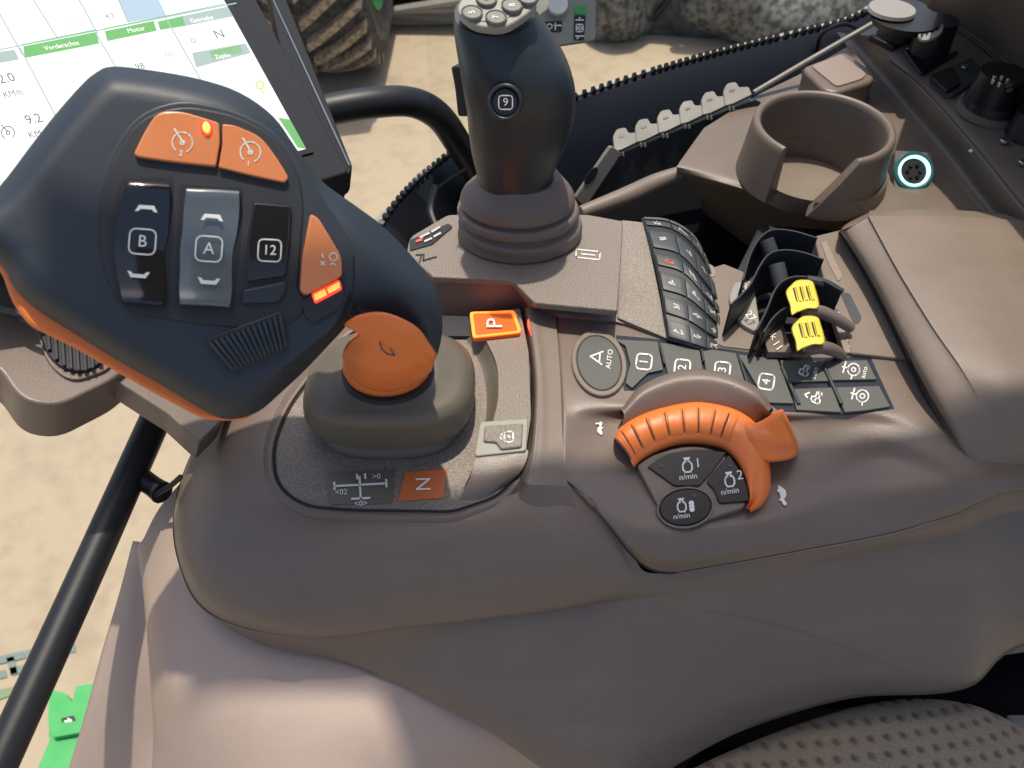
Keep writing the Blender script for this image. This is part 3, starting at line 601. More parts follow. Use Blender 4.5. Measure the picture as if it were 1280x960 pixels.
# frame bar above the buttons and the plateau round the lever bank
PT = .0125
plate('lever_surround', [(834, 404, 2), (866, 300, 10), (890, 335, 3), (905, 330, 2), (930, 340, 3), (952, 412, 10), (975, 441, 2), (905, 433, 2)], Z(.0135), 0, .01, 'brown_light', con, bevel=.001)
plate('lever_frame', [(1018, 295, 3), (1080, 280, 4), (1168, 452, 3), (1064, 441, 2), (1050, 395, 3), (1030, 350, 3)], Z(.016), 0, .01, 'brown_light', con, bevel=.001)
plate('lever_well', [(915, 350), (950, 280), (1045, 288), (1085, 440), (940, 442)], Z(-.004), 0, .004, 'black', con)
plate('label_strip', [(1034, 372, 2), (1046, 366, 2), (1073, 440, 2), (1056, 441, 2)], Z(.0155), 0, .006, 'tan', con, bevel=.0006)
for k in range(9):
    x0, y0 = 1043 + 2.8*k, 376 + 7.2*k
    symbol('symbol', Z(.0155), 'offwhite', con, x0, y0, 4, -20, strokes=[[(-1, 0), (.9, 0)], [(-.2*(k % 3), .8), (.6, .7)]], off=.0004, width=.3)
plate('slot', [(1026, 303, 2), (1033, 300, 2), (1054, 345, 4), (1048, 352, 3), (1036, 330, 2)], Z(.016), .0008, .003, 'tan', con, bevel=.0006)
plate('slot', [(1050, 366, 3), (1062, 366, 4), (1078, 398, 6), (1072, 406, 4), (1066, 402, 3)], Z(.016), .0003, .0002, 'keydark', con, bevel=0)
plate('range_dial', [(910, 372, 12), (918, 352, 6), (942, 350, 3), (950, 405, 3), (944, 414, 4), (922, 402, 14)], Z(.0175), 0, .006, 'grey', con, bevel=.0015, seg=3)
for s, x, y, a in (('99', 930, 360, -60), ('27', 938, 395, -50), ('0k', 965, 418, -55), ('11', 972, 432, -55)):
    symbol('lettering', Z(.0215), 'white', con, x, y, 13, a, texts=[(s, 0, 0, 1)], off=.0004)
plate('range_label', [(953, 415, 2), (978, 402, 2), (990, 440, 2), (960, 440, 2)], Z(.020), .001, .006, 'brown', con, bevel=.0006)
plate('notch', [(868, 327), (892, 331), (896, 345, 4), (884, 347, 4)], Z(.0135), .0006, .001, 'tan', con, bevel=.0004)

# button row
BP = Z(PT)
oc = ell(749, 453, 34, 42, -18); oi = ell(749, 453, 27.5, 35.5, -18)
b = frame('selector_rim', oc, oi, BP, .0030, .005, 'brown_light', con, bevel=.0011, seg=3)
b = plate('selector_button', ell(749, 453, 27, 35, -18), BP, .0015, .003, 'key', con, raw=True, bevel=.0007)
symbol('symbol', BP, 'white', b, 750, 447, 8, 82, strokes=[[(-1.1, .9), (-.2, -.1), (0, 1.5), (.3, -.1), (1.2, .9)][0:0], [(-1, -.4), (0, 1.5)], [(1, -.3), (0, 1.5)], [(-.75, 0), (.75, .1)]], texts=[('AUTO', 0, -1.5, 1.1)], off=.0019, width=.22)
KEYS = [('selector_key', [(768, 424), (822, 427, 1), (829, 462, 1), (810, 466), (790, 485), (782, 478), (788, 455), (782, 432)]),
        ('selector_key', [(825, 428, 1), (874, 434, 1), (882, 480, 1), (838, 480, 1)]),
        ('selector_key', [(877, 435, 1), (920, 441, 1), (932, 480, 1), (886, 480, 1)]),
        ('selector_key', [(923, 443, 1), (972, 449, 1), (992, 504, 1), (962, 503, 1), (945, 480, 1)])]
K4 = [('function_key', [(975, 450, 1), (1026, 451, 1), (1036, 476, 1), (986, 477, 1)]), ('function_key', [(1030, 451, 1), (1084, 450, 1), (1096, 474, 1), (1040, 475, 1)]),
      ('function_key', [(989, 486, 1), (1040, 484, 1), (1052, 515, 1), (996, 512, 1)]), ('function_key', [(1044, 484, 1), (1099, 482, 1), (1113, 508, 1), (1080, 513, 1), (1056, 515, 1)])]
plate('key_bed', [(770, 419), (815, 423), (880, 432), (920, 438), (972, 446), (1030, 447), (1088, 446), (1118, 511), (1060, 518), (975, 514), (940, 490), (780, 488)], BP, .0003, .001, 'navy', con, r=1, bevel=0)
kb = [plate(nm, pts, BP, .0022, .003, 'key', con, r=1.5, bevel=.0007) for nm, pts in KEYS + K4]
def boxed(s, b, x, y, ang, sz=10):
    symbol('symbol', BP, 'white', b, x, y, sz, ang, strokes=[rbox(0, 0, 1.9, 1.9, .45)], texts=[(s, 0, 0, 1.5)], off=.0026, width=.2)
boxed('1', kb[0], 805, 452, 84); boxed('2', kb[1], 853, 459, 84); boxed('3', kb[2], 903, 462, 84); boxed('4', kb[3], 958, 477, 80)
symbol('symbol', BP, 'white', kb[4], 1006, 463, 8.5, 75, strokes=TRAC, texts=[('auto', 0, -1.5, 1)], off=.0026, width=.2)
symbol('symbol', BP, 'white', kb[5], 1067, 462, 8.5, 75, strokes=[circ(0, 0, .9, 14), circ(0, 0, .3, 8), [(-1.4, 0), (-.9, 0)], [(0, .9), (0, 1.7)], [(-.8, 1.4), (.8, 1.4)]], texts=[('auto', 0, -1.6, 1)], off=.0026, width=.2)
symbol('symbol', BP, 'white', kb[6], 1021, 497, 9, 75, strokes=TRAC + [[(-.3, 1.3), (0, 1.7), (.4, 1.2)]], off=.0026, width=.2)
symbol('symbol', BP, 'white', kb[7], 1078, 495, 8.5, 75, strokes=[circ(0, 0, .9, 14), circ(0, 0, .35, 8), [(0, .9), (0, 1.7)], [(-.8, 1.4), (.8, 1.4)], [(-1.3, -.3), (-.9, -.2)]], off=.0026, width=.2)
for a_, c_ in (((977, 458), (999, 505)), ((1030, 458), (1052, 505))):
    tube('key_rib', [BP.hit(*a_, .003), BP.hit(*c_, .003)], .0012, 'keydark', con, n=8)
for a_, c_ in (((825, 430), (831, 455)), ((877, 437), (880, 452)), ((924, 446), (934, 478))):
    tube('key_rib', [BP.hit(*a_, .003), BP.hit(*c_, .003)], .0008, 'keydark', con, n=8)
# hood above the dial
HB = rows3([[(776, 520, .008), (800, 490, .0115), (850, 472, .012), (900, 474, .012), (945, 492, .012), (966, 516, .010)],
            [(775, 513, .016), (802, 482, .021), (850, 463, .023), (900, 465, .023), (946, 484, .021), (966, 510, .016)],
            [(778, 514, .019), (805, 486, .0255), (852, 467, .0275), (900, 469, .0275), (944, 488, .0255), (963, 512, .019)],
            [(780, 520, .018), (808, 496, .024), (855, 480, .026), (900, 481, .026), (940, 497, .024), (960, 515, .018)],
            [(776, 536, .010), (808, 518, .014), (860, 505, .015), (905, 507, .015), (938, 517, .013), (957, 518, .011)],
            [(776, 540, .004), (810, 528, .004), (862, 520, .004), (905, 522, .004), (938, 530, .004), (957, 530, .004)]])
loft('dial_hood', HB, 'brown', con, nu=7, nv=5)
# rabbit and tortoise marks
BAS = Pl(P(757, 520, .0078), P(740, 545, .0078), P(765, 545, .0045)); BAS2 = Pl(P(960, 640, -.0035), P(1000, 640, -.003), P(980, 600, -.0015))
def surf(G):                                        # nearest point of a lofted surface under a pixel
    vv, ff = gridmesh(G); bv = BVHTree.FromPolygons(vv, ff)
    def hit(x, y, off=0):
        d = ray(x, y).normalized(); h = bv.ray_cast(CAM, d)
        return h[0] + Vector((0, -.4, .9)) * off if h[0] else P(x, y, off)
    return hit
hp = surf(GP)
hs = surf(SG)
tube('body_crease', [hs(x, y, .0) for x, y in ((880, 765), (905, 766), (950, 775), (1000, 788), (1050, 806), (1100, 825), (1150, 843), (1196, 854))], .0005, 'gaiter', con, n=8)
symbol('rabbit_mark', hp, 'white', con, 750, 536, 8, 80, fills=[[(-1, -.3), (-.6, .35), (0, .4), (.3, .15), (.6, .3), (.5, .9), (.75, .8), (.85, .3), (1.1, .1), (.9, -.2), (.3, -.1), (.2, -.5), (-.1, -.2), (-.7, -.5)]], off=.0012)
symbol('tortoise_mark', hp, 'white', con, 977, 618, 10, -78, fills=[[(-1.2, -.3), (-.9, .1), (-.4, .5), (.2, .5), (.7, .1), (1.3, .35), (1.5, .05), (1.2, -.2), (.8, -.25), (.7, -.6), (.4, -.3), (-.3, -.3), (-.5, -.6), (-.8, -.3)]], off=.0012)

# lower body of the console
box('base', Vector((.27, .36, -.31)), .5, .3, .34, 'void', con, bevel=.004)  # dark block added under the console to stop bounced floor light
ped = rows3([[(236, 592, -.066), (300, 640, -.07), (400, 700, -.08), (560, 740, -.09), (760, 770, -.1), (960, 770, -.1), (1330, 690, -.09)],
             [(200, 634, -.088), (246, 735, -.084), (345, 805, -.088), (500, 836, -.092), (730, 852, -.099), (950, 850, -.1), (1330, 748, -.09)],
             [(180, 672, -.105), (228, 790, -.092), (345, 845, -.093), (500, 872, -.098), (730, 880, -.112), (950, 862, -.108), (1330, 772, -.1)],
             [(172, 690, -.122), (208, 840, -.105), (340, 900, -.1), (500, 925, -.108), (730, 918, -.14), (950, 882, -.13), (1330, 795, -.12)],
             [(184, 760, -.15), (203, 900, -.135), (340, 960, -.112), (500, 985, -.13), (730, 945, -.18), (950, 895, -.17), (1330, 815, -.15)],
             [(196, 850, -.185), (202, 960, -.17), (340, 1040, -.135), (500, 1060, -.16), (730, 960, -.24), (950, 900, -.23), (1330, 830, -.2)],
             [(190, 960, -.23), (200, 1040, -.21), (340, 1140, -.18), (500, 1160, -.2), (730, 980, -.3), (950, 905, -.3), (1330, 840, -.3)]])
loft('pedestal', ext(ped), 'trim_sunlit', con, nu=8, nv=6)
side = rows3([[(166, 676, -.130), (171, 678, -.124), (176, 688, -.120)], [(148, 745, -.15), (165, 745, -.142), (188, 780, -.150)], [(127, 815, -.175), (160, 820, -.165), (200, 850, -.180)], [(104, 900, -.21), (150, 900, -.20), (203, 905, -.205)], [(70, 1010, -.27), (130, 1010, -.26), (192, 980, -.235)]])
loft('side_panel', side, 'trim_sunlit', con, nu=6, nv=6, solid=.003)
tube('side_seam', [P(177, 686, -.1195), P(189, 778, -.1495), P(201, 850, -.1795), P(204, 905, -.2045), P(193, 980, -.2345)], .0012, 'black', con, n=6)
# ================================================================ engine speed dial
t = thing('engine_speed_dial', 'orange ribbed rotary throttle ring with pointed tab below the brown hood', 'dial', P(870, 590, .004))
OUT = [(768, 547), (778, 532), (805, 517), (840, 507), (872, 503), (905, 508), (928, 517), (946, 532), (955, 552), (962, 585), (962, 612), (952, 632), (938, 640)]
MID = [(772, 553), (783, 540), (808, 527), (842, 517), (873, 514), (903, 519), (922, 527), (938, 542), (948, 562), (954, 588), (953, 612), (945, 630), (937, 637)]
MI2 = [(784, 568), (793, 558), (815, 545), (845, 536), (873, 534), (897, 538), (914, 546), (930, 561), (941, 582), (945, 602), (943, 620), (939, 630), (935, 636)]
INN = [(792, 584), (802, 574), (822, 563), (848, 555), (873, 554), (893, 557), (908, 563), (921, 576), (931, 594), (936, 612), (937, 624), (935, 632), (933, 636)]
def rw(pts, z): return [P(x, y, zz) for (x, y), zz in zip(pts, z if isinstance(z, list) else [z]*len(pts))]
zt = [.012, .016, .0195, .0215, .0225, .0215, .020, .0185, .016, .012, .008, .0045, .003]
ring_rows = [rw(OUT, -.004), rw(OUT, [z-.004 for z in zt]), rw(MID, zt), rw(MI2, [z-.0035 for z in zt]), rw(INN, [z*.3+.002 for z in zt]), rw(INN, -.006)]
loft('ring', ring_rows, 'orange', t, nu=6, nv=5, cap=False)
RG = loftgrid(ring_rows[1:5], 6, 6)
nr = len(RG[0]); ncol = 9
for k in range(ncol):                                # grip ribs: raised pads following the ring
    i0 = .6 + k*3.95; i1 = i0 + 3.35; pts = []; cols_ = 5
    def at(i, j):
        i = max(0, min(nr-1.001, i)); a = int(i); q = i-a; return RG[j][a]*(1-q) + RG[j][a+1]*q
    js = list(range(2, len(RG)-1, 1)); vv = []; ff = []
    nrm = Vector((0, -.35, 1)).normalized()
    for j in js:
        for c in range(cols_):
            vv.append(at(i0 + (i1-i0)*c/(cols_-1), j) + nrm*.0012)
    ff = [(a*cols_+c, a*cols_+c+1, (a+1)*cols_+c+1, (a+1)*cols_+c) for a in range(len(js)-1) for c in range(cols_-1)]
    obj('grip_rib', vv, ff, 'orange', t, solid=.0022, bevel=.0004)
    gl_ = [at(i0 - .32, j) + nrm*.00045 for j in js]
    tube('groove', gl_, .0004, 'keydark', t, n=5, k=2)
# tab
TB = Pl(P(960, 545, .02), n=Vector((.12, -.25, 1)))
tbo = [(926, 518), (946, 528), (972, 511), (982, 518), (996, 556), (992, 570), (962, 577), (950, 572), (936, 560)]
def zrow(pts, z): return [P(x, y, z) for x, y in pts]
c0 = [(920, 524), (945, 529), (974, 512), (982, 518), (997, 556), (993, 571), (966, 577), (948, 573), (928, 556)]
c1 = [(928, 528), (949, 531), (973, 516), (979, 521), (990, 552), (988, 561), (966, 567), (950, 563), (934, 550)]
c2 = [(940, 538), (953, 537), (971, 521), (976, 525), (984, 546), (981, 554), (964, 556), (952, 553), (942, 546)]
loft('tab', [zrow(c0, -.002), zrow(c0, .012), [P(x, y, z) for (x, y), z in zip(c1, [.019, .021, .0265, .0265, .0215, .018, .016, .017, .017])], [P(x, y, z) for (x, y), z in zip(c2, [.021, .023, .029, .0285, .0235, .022, .020, .0205, .0205])]], 'orange', t, nu=4, nv=5, closed=True, cap=True)
# face plate with three buttons
DP = Pl(P(800, 600, .0035), P(930, 600, .0055), P(870, 655, -.0005))
FP = [(796, 582, 4), (812, 570, 10), (845, 559, 20), (876, 557, 20), (905, 567, 20), (924, 588, 18), (932, 612, 10), (931, 634, 4), (900, 644, 10), (862, 658, 20), (835, 652, 18), (824, 636, 8)]
b = plate('face_plate', FP, DP, 0, .012, 'brown', t, bevel=.0009, seg=3)
b1 = plate('speed_button', [(810, 583, 1), (832, 568, 10), (866, 561, 16), (908, 565, 2), (888, 592, 2), (874, 607, 3), (843, 607, 4)], DP, .0016, .003, 'gloss_black', t, r=2, bevel=.0006)
b2 = plate('speed_button', [(911, 568, 2), (926, 590, 14), (934, 608, 8), (936, 626, 1), (899, 629, 4), (893, 612, 3), (883, 602, 3), (894, 588, 2)], DP, .0016, .003, 'gloss_black', t, r=2, bevel=.0006)
b3 = plate('speed_button', ell(857, 634, 32.5, 22.5, -8), DP, .0016, .003, 'gloss_black', t, raw=True, bevel=.0006)
M['gloss_black'].node_tree.nodes['Principled BSDF'].inputs['Roughness'].default_value = .3
symbol('symbol', DP, 'white', b1, 859, 584, 12, 6, strokes=ENG[:1] + ENG[5:], texts=[('1', 1.15, .3, 1.4), ('n/min', 0, -1.0, .85)], off=.0021, width=.17)
symbol('symbol', DP, 'white', b2, 912, 602, 12, 8, strokes=ENG[:1] + ENG[5:], texts=[('2', 1.15, .5, 1.4), ('n/min', -.1, -1.0, .85)], off=.0021, width=.17)
symbol('symbol', DP, 'white', b3, 852, 634, 11, 6, strokes=ENG[:1] + ENG[5:], texts=[('n/min', -.1, -1.0, .85)], fills=[[(x*.5+1.15, y*.5+o) for x, y in circ(0, 0, .62, 8)[:-1]] for o in (.35, 0, -.35)], off=.0021, width=.17)
for bb, x, y in ((b1, 826, 583), (b2, 912, 582), (b3, 868, 620)):
    disc('indicator', DP.hit(x, y, .0014), DP.n, .0014, .0006, 'keydark', bb, seg=12, bevel=0)
frame('dial_rim', ell(857, 634, 36, 26, -8), ell(857, 634, 33.5, 23.5, -8), DP, .0014, .002, 'brown_light', t, bevel=.0004)

# ================================================================ keypad drum
t = thing('keypad_drum', 'curved dark keypad with rows of implement keys right of the joystick', 'keypad', P(850, 360, 0))
KG = [[(802, 272, .036), (835, 275, .0345), (866, 294, .027), (886, 332, .010)],
      [(808, 288, .036), (842, 294, .0345), (872, 320, .027), (894, 360, .010)],
      [(818, 322, .034), (852, 332, .033), (880, 363, .026), (901, 392, .009)],
      [(826, 358, .030), (857, 368, .028), (885, 392, .021), (905, 414, .007)],
      [(831, 394, .024), (860, 404, .023), (886, 420, .017), (907, 432, .005)],
      [(835, 424, .018), (863, 432, .0175), (887, 439, .014), (908, 444, .004)]]
KR = [spline([P(*p) for p in r], 10) for r in KG]; KC = [spline([r[i] for r in KR], 10) for i in range(len(KR[0]))]
NU, NV = len(KC)-1, len(KC[0])-1
def ks(u, v_):
    a = min(int(u*NU), NU-1); b = min(int(v_*NV), NV-1); q = u*NU-a; s = v_*NV-b
    return (KC[a][b]*(1-q) + KC[a+1][b]*q)*(1-s) + (KC[a][b+1]*(1-q) + KC[a+1][b+1]*q)*s
def kn(u, v_):
    e = .02; du = ks(min(1, u+e), v_) - ks(max(0, u-e), v_); dv = ks(u, min(1, v_+e)) - ks(u, max(0, v_-e)); n_ = du.cross(dv).normalized()
    return n_ if n_.z > 0 else -n_
G = [[ks(i/30, j/30) for i in range(31)] for j in range(31)]; v, f = gridmesh(G); obj('drum', v, f, 'rubber_dark', t, solid=.004)
rws = [(.0, .05), (.06, .15), (.2, .34), (.37, .46), (.49, .63), (.66, .79), (.82, .99)]
cls = [(.02, .33), (.345, .60), (.615, .82), (.86, .99)]
GL = [[(-.6, 0), (.2, .3)], [(.2, .3), (.6, -.3)], [(.3, .3), (.9, .5)], [(-.6, -.4), (-.2, 0)]]
for ri, (v0, v1) in enumerate(rws):
    for ci, (u0, u1) in enumerate(cls):
        n_ = 5; top = []
        for j in range(n_):
            for i in range(n_):
                u = u0 + (u1-u0)*i/(n_-1); vv = v0 + .008 + (v1-v0-.016)*j/(n_-1); top.append(ks(u, vv) + kn(u, vv)*.0014)
        ff = [(j*n_+i, j*n_+i+1, (j+1)*n_+i+1, (j+1)*n_+i) for j in range(n_-1) for i in range(n_-1)]
        kk = obj('key', top, ff, 'keydark' if ri > 0 else 'key', t, solid=.0012, bevel=.0003)
        if ci < 3 and ri > 0:
            um, vm = (u0+u1)/2, (v0+v1)/2
            o_ = ks(um, vm) + kn(um, vm)*.0017; ex = (ks(um+.03, vm) - ks(um-.03, vm)).normalized(); ey = (ks(um, vm-.03) - ks(um, vm+.03)).normalized()
            rr_ = random.Random(ri*7+ci); sc_ = .0042
            st = [[(rr_.uniform(-.9, .9), rr_.uniform(-.6, .6)) for _ in range(2 + (ri+k) % 2)] for k in range(3)]
            hit = lambda x, y, off, o_=o_, ex=ex, ey=ey: o_ + ex*(x*sc_) - ey*(y*sc_)
            symbol('symbol', hit, 'red' if (ri == 3 and ci == 0) else 'offwhite', kk, 0, 0, 1, 0, strokes=st, width=.28, off=0)

# ================================================================ hydraulic finger levers
def blade(nm, lab, path, zt_, zb, pin):
    b0 = P(path[0][0], path[0][1], zb); t = thing('spool_lever', lab, 'lever', b0, 'finger levers in the console well')
    pts = spline([P(x, y, zt_) for x, y in path], 6); d = .0007; v = []; f = []
    for i, p in enumerate(pts):
        a = pts[max(0, i-1)]; c = pts[min(len(pts)-1, i+1)]; tt = (c-a).normalized(); n_ = Vector((-tt.y, tt.x, 0)).normalized()*d
        v += [p+n_, p-n_, Vector((p.x, p.y, zb))-n_, Vector((p.x, p.y, zb))+n_]
    f = [(4*i+k, 4*i+(k+1) % 4, 4*i+4+(k+1) % 4, 4*i+4+k) for i in range(len(pts)-1) for k in range(4)] + [(0, 1, 2, 3), (4*len(pts)-4, 4*len(pts)-3, 4*len(pts)-2, 4*len(pts)-1)]
    obj('blade', v, f, 'rubber_dark', t, bevel=.0003)
    pts2 = [P(x, y, zt_-.002) for x, y in path]
    if pin:
        (xa, ya), (xb, yb), r_ = pin
        tube('pin', [P(xa, ya, zt_-.004), P(xb, yb, zt_-.014)], r_, 'keydark', t, n=16, k=3)
    return t
blade('a', 'black finger lever farthest from the button row', [(929, 350), (938, 318), (950, 297), (966, 287), (990, 288), (1022, 297)], .044, .002, ((957, 300), (965, 322), .0062))
blade('b', 'black finger lever with thick pin, second from the far end', [(914, 380), (936, 358), (950, 332), (962, 317), (980, 312), (1004, 315), (1030, 324)], .044, .002, ((970, 330), (976, 356), .0062))
blade('c', 'black curved finger lever just behind the upper yellow cap', [(946, 412), (958, 388), (970, 360), (984, 348), (1002, 345), (1028, 350), (1053, 363)], .042, .002, None)
tube('arm_bar', [P(1008, 349, .041), P(1030, 354, .038), P(1053, 364, .032)], [.003, .0035, .002], 'keydark', bpy.data.objects['spool_lever.002'], n=8)
blade('d', 'thin black divider lever between the number label and yellow caps', [(955, 415), (964, 400), (976, 388), (988, 382)], .038, .002, None)
plate('web', [(960, 300), (975, 292), (1018, 300), (1012, 318)], Z(.02), 0, .002, 'black', bpy.data.objects['spool_lever'], bevel=0)
def yellow(lab, cx, cy, z, arm):
    t = thing('cap_lever', lab, 'lever', P(cx, cy, .004), 'yellow capped finger levers')
    o1 = [(cx-20, cy-6), (cx-13, cy-16), (cx-4, cy-22), (cx+12, cy-21), (cx+17, cy-12), (cx+22, cy+12), (cx+8, cy+14), (cx-6, cy+19), (cx-13, cy+22), (cx-15, cy+10)]
    def zz(p, z_): return P(p[0], p[1], z_)
    c_ = Vector((cx, cy))
    def sc_(s): return [(c_ + (Vector(p)-c_)*s) for p in o1]
    loft('cap', [[zz(p, z-.006) for p in sc_(.94)], [zz(p, z-.003) for p in sc_(1.0)], [zz(p, z-.0008) for p in sc_(.95)], [zz(p, z) for p in sc_(.86)], [zz(p, z+.0006) for p in sc_(.4)]], 'yellow', t, nu=4, nv=4, closed=True, cap=True)
    for k in range(3):
        x = cx - 9 + 8*k; y = cy - 12 - k
        tube('grip_slot', [P(x-1, y, z+.0004), P(x+1, y+8, z+.0008), P(x+3.5, y+18, z+.0002)], .0006, 'keydark', t, n=6, k=3)
        tube('grip_ridge', [P(x+3, y-1, z+.0006), P(x+5, y+7, z+.001), P(x+7.5, y+17, z+.0006)], .0011, 'yellow', t, n=8, k=3)
    tube('arm', [P(x, y, q) for x, y, q in arm], [.0035, .0046, .0044, .0038], 'gaiter', t, n=12, flat=1)
    return t
yellow('upper yellow ridged cap lever reaching to the label strip', 1002, 372, .046, [(1006, 394, .038), (1022, 389, .036), (1044, 398, .030), (1064, 410, .022)])
yellow('lower yellow ridged cap lever nearest the button row', 1009, 417, .044, [(1012, 438, .034), (1026, 434, .032), (1042, 438, .024), (1052, 444, .016)])

# ================================================================ gear lever boot and multifunction lever
t = lev = thing('multifunction_lever', 'large black multifunction drive lever with orange switches rising from a rubber boot', 'lever', P(488, 528, .0005))
c0 = P(487, 528, .0005)
def sx(z, x0, x1, y): return (P(x1, y, z) - P(x0, y, z)).length/2
BT = [(.0005, 404, 576, 519, .80), (.004, 402, 578, 515, .8), (.009, 405, 575, 508, .8), (.0115, 402, 578, 503, .8), (.0125, 390, 589, 497, .8), (.0155, 384, 592, 491, .8), (.021, 382, 594, 484, .8), (.030, 383, 592, 475, .8), (.036, 387, 588, 470, .8), (.041, 396, 579, 466, .8), (.0445, 410, 564, 463, .8), (.049, 426, 546, 460, .8)]
rr = []
for z, x0, x1, y, k in BT:
    c_ = P((x0+x1)/2, y, z); r_ = sx(z, x0, x1, y); rr.append(ring(c_, Vector((r_, 0, 0)), Vector((0, r_*k, 0)), 48, 2.9))
loft('boot', rr, 'boot', t, nu=1, nv=5, closed=True, cap=True)
# collar: orange ball joint
cz = [(.052, 432, 538, 462), (.058, 428, 540, 452), (.066, 431, 541, 440), (.075, 440, 540, 427), (.085, 452, 540, 414), (.097, 462, 540, 400)]
rr = []
for z, x0, x1, y in cz:
    c_ = P((x0+x1)/2, y, z); r_ = sx(z, x0, x1, y); rr.append(ring(c_, Vector((r_, 0, 0)), Vector((0, r_*.9, .0)), 36, 2))
loft('collar', rr, 'orange', t, nu=1, nv=6, closed=True, cap=True)
rr2 = []
for z, x0, x1, y in [(.0495, 430, 541, 468), (.0535, 428, 542, 462)]:
    c_ = P((x0+x1)/2, y, z); r_ = sx(z, x0, x1, y)*1.02; rr2.append(ring(c_, Vector((r_, 0, 0)), Vector((0, r_*.9, .0)), 36, 2))
loft('collar_seal', rr2, 'rubber_dark', t, nu=1, nv=2, closed=True, cap=True)

cf = [[(430, 407), (447, 396), (474, 391), (502, 398), (526, 416), (540, 446)], [(449, 419), (462, 414), (482, 412), (504, 418), (525, 430), (541, 450)], [(436, 427), (458, 434), (482, 436), (506, 438), (527, 444), (541, 454)],
      [(428, 443), (450, 458), (480, 464), (508, 462), (528, 458), (541, 458)], [(431, 458), (450, 476), (480, 482), (508, 478), (528, 468), (540, 461)], [(434, 468), (453, 483), (480, 490), (508, 485), (527, 474), (539, 464)]]
cdp = [[.396, .393, .391, .391, .392, .396], [.400, .396, .393, .392, .394, .398], [.410, .403, .399, .398, .400, .402], [.425, .414, .408, .407, .408, .408], [.445, .434, .428, .425, .424, .422], [.470, .462, .458, .454, .450, .444]]
loft('collar_face', [[D(x, y, q_) for (x, y), q_ in zip(r, dd)] for r, dd in zip(cf, cdp)], 'orange', t, nu=5, nv=5, solid=.003)
HP = Pl(D(0, 300, .362), D(530, 400, .425), D(280, 520, .395))
HO = [(140, 83), (190, 88), (250, 99), (300, 116), (342, 146), (372, 188), (402, 226), (440, 254), (480, 284), (520, 326), (544, 362), (553, 400), (549, 436), (538, 458),
      (528, 440), (515, 420), (500, 405), (480, 396), (460, 394), (441, 400), (418, 424), (384, 460), (350, 492), (322, 515), (290, 524), (262, 517), (200, 480), (150, 452), (95, 418), (45, 386), (18, 360), (0, 330), (-40, 310), (-60, 280), (-30, 255), (0, 232), (40, 180), (70, 142), (100, 108), (118, 92)]
def dpoly(p, poly):
    best = 1e9
    for i in range(len(poly)):
        a, b = poly[i], poly[(i+1) % len(poly)]; ab = b-a; q = max(0, min(1, (p-a).dot(ab)/max(ab.dot(ab), 1e-9))); best = min(best, (p-(a+ab*q)).length)
    return best
def headmesh(name, outline, rim0, H0, back, m, parent, cen=(290, 310)):
    O = [Vector((p[0], p[1])) for p in spline([Vector((x, y, 0)) for x, y in outline], 4, True)]; c = Vector(cen); n = len(O)
    rows = []
    for s, off in back: rows.append([HP.hit(*(c + (p-c)*s), off) for p in O])
    for s in (1.0, .992, .98, .965, .945, .92, .89, .85, .8, .72, .6, .45, .3, .15):
        row = []
        for p in O:
            q = c + (p-c)*s; d = dpoly(q, O) if s < 1 else 0
            x = min(1, max(0, (q.x-430)/110)); Rr = rim0 + 45*x*x*(3-2*x)
            k = min(1, d/Rr); row.append(HP.hit(q.x, q.y, H0*(1-(1-k)**2.2)))
        rows.append(row)
    v, f = gridmesh(rows, True); b = len(v); v.append(HP.hit(c.x, c.y, H0)); f += [(b-n+i, b-n+(i+1) % n, b) for i in range(n)]
    f.append(tuple(range(n)))
    return obj(name, v, f, m, parent, angle=80)
headmesh('grip_head', HO, 34, .015, [(.80, -.038), (.93, -.03), (.985, -.014)], 'rubber', lev, )
UN = [(-60, 292), (0, 338), (14, 378), (35, 407), (91, 434), (145, 465), (196, 494), (253, 524), (285, 527), (316, 522), (320, 500), (200, 400), (60, 300), (0, 260)]
plate('orange_underside', UN, HP, -.004, .02, 'orange', lev, r=12, bevel=.002)
# control face
HF = .0152
face = [(128, 205, 30), (168, 142, 30), (225, 122, 30), (300, 138, 40), (352, 168, 30), (384, 218, 30), (440, 300, 12), (440, 360, 14), (420, 410, 30), (392, 430, 12), (330, 482, 20), (280, 485, 20), (210, 440, 40), (140, 395, 40), (118, 330, 30), (115, 260, 40)]
plate('control_face', face, HP, HF, .004, 'rubber', lev, bevel=.0012, seg=3)
inner = [(134, 214, 25), (170, 150, 25), (225, 130, 30), (298, 144, 40), (346, 172, 30), (376, 220, 30), (380, 262, 10), (372, 360, 10), (384, 380, 8), (372, 400, 10), (330, 412, 30), (240, 405, 40), (150, 388, 30), (124, 330, 30), (122, 260, 40)]
plate('bezel', inner, HP, HF+.0009, .003, 'rubber_dark', lev, bevel=.0009, seg=3)
fz = HF + .0009
cp_ = rnd([(167, 192, 5), (180, 165, 14), (196, 140, 12), (225, 138, 14), (274, 153, 4), (275, 178, 3), (270, 208, 3), (214, 202, 10), (172, 196, 5)], 6, 4)
b = plate('cruise_switch', cp_, HP, fz+.0028, .004, 'orange_gloss', lev, raw=True, bevel=.0012, seg=3)
symbol('symbol', HP, 'white', b, 228, 178, 11, -8, strokes=[circ(0, 0, 1.15, 16, -55, 60), circ(0, 0, 1.15, 16, 75, 235), [(-1.1, 1.4), (.1, .0)], circ(0, 0, .25, 6)], texts=[('2', 0, -1.25, .9)], off=fz+.0031, width=.15)
b = plate('cruise_switch', [(278, 155, 2), (292, 156, 6), (326, 170, 14), (348, 200, 20), (361, 222, 4), (356, 228, 4), (318, 220, 10), (273, 209, 2), (278, 180, 2)], HP, fz+.0028, .004, 'orange_gloss', lev, bevel=.0012, seg=3)
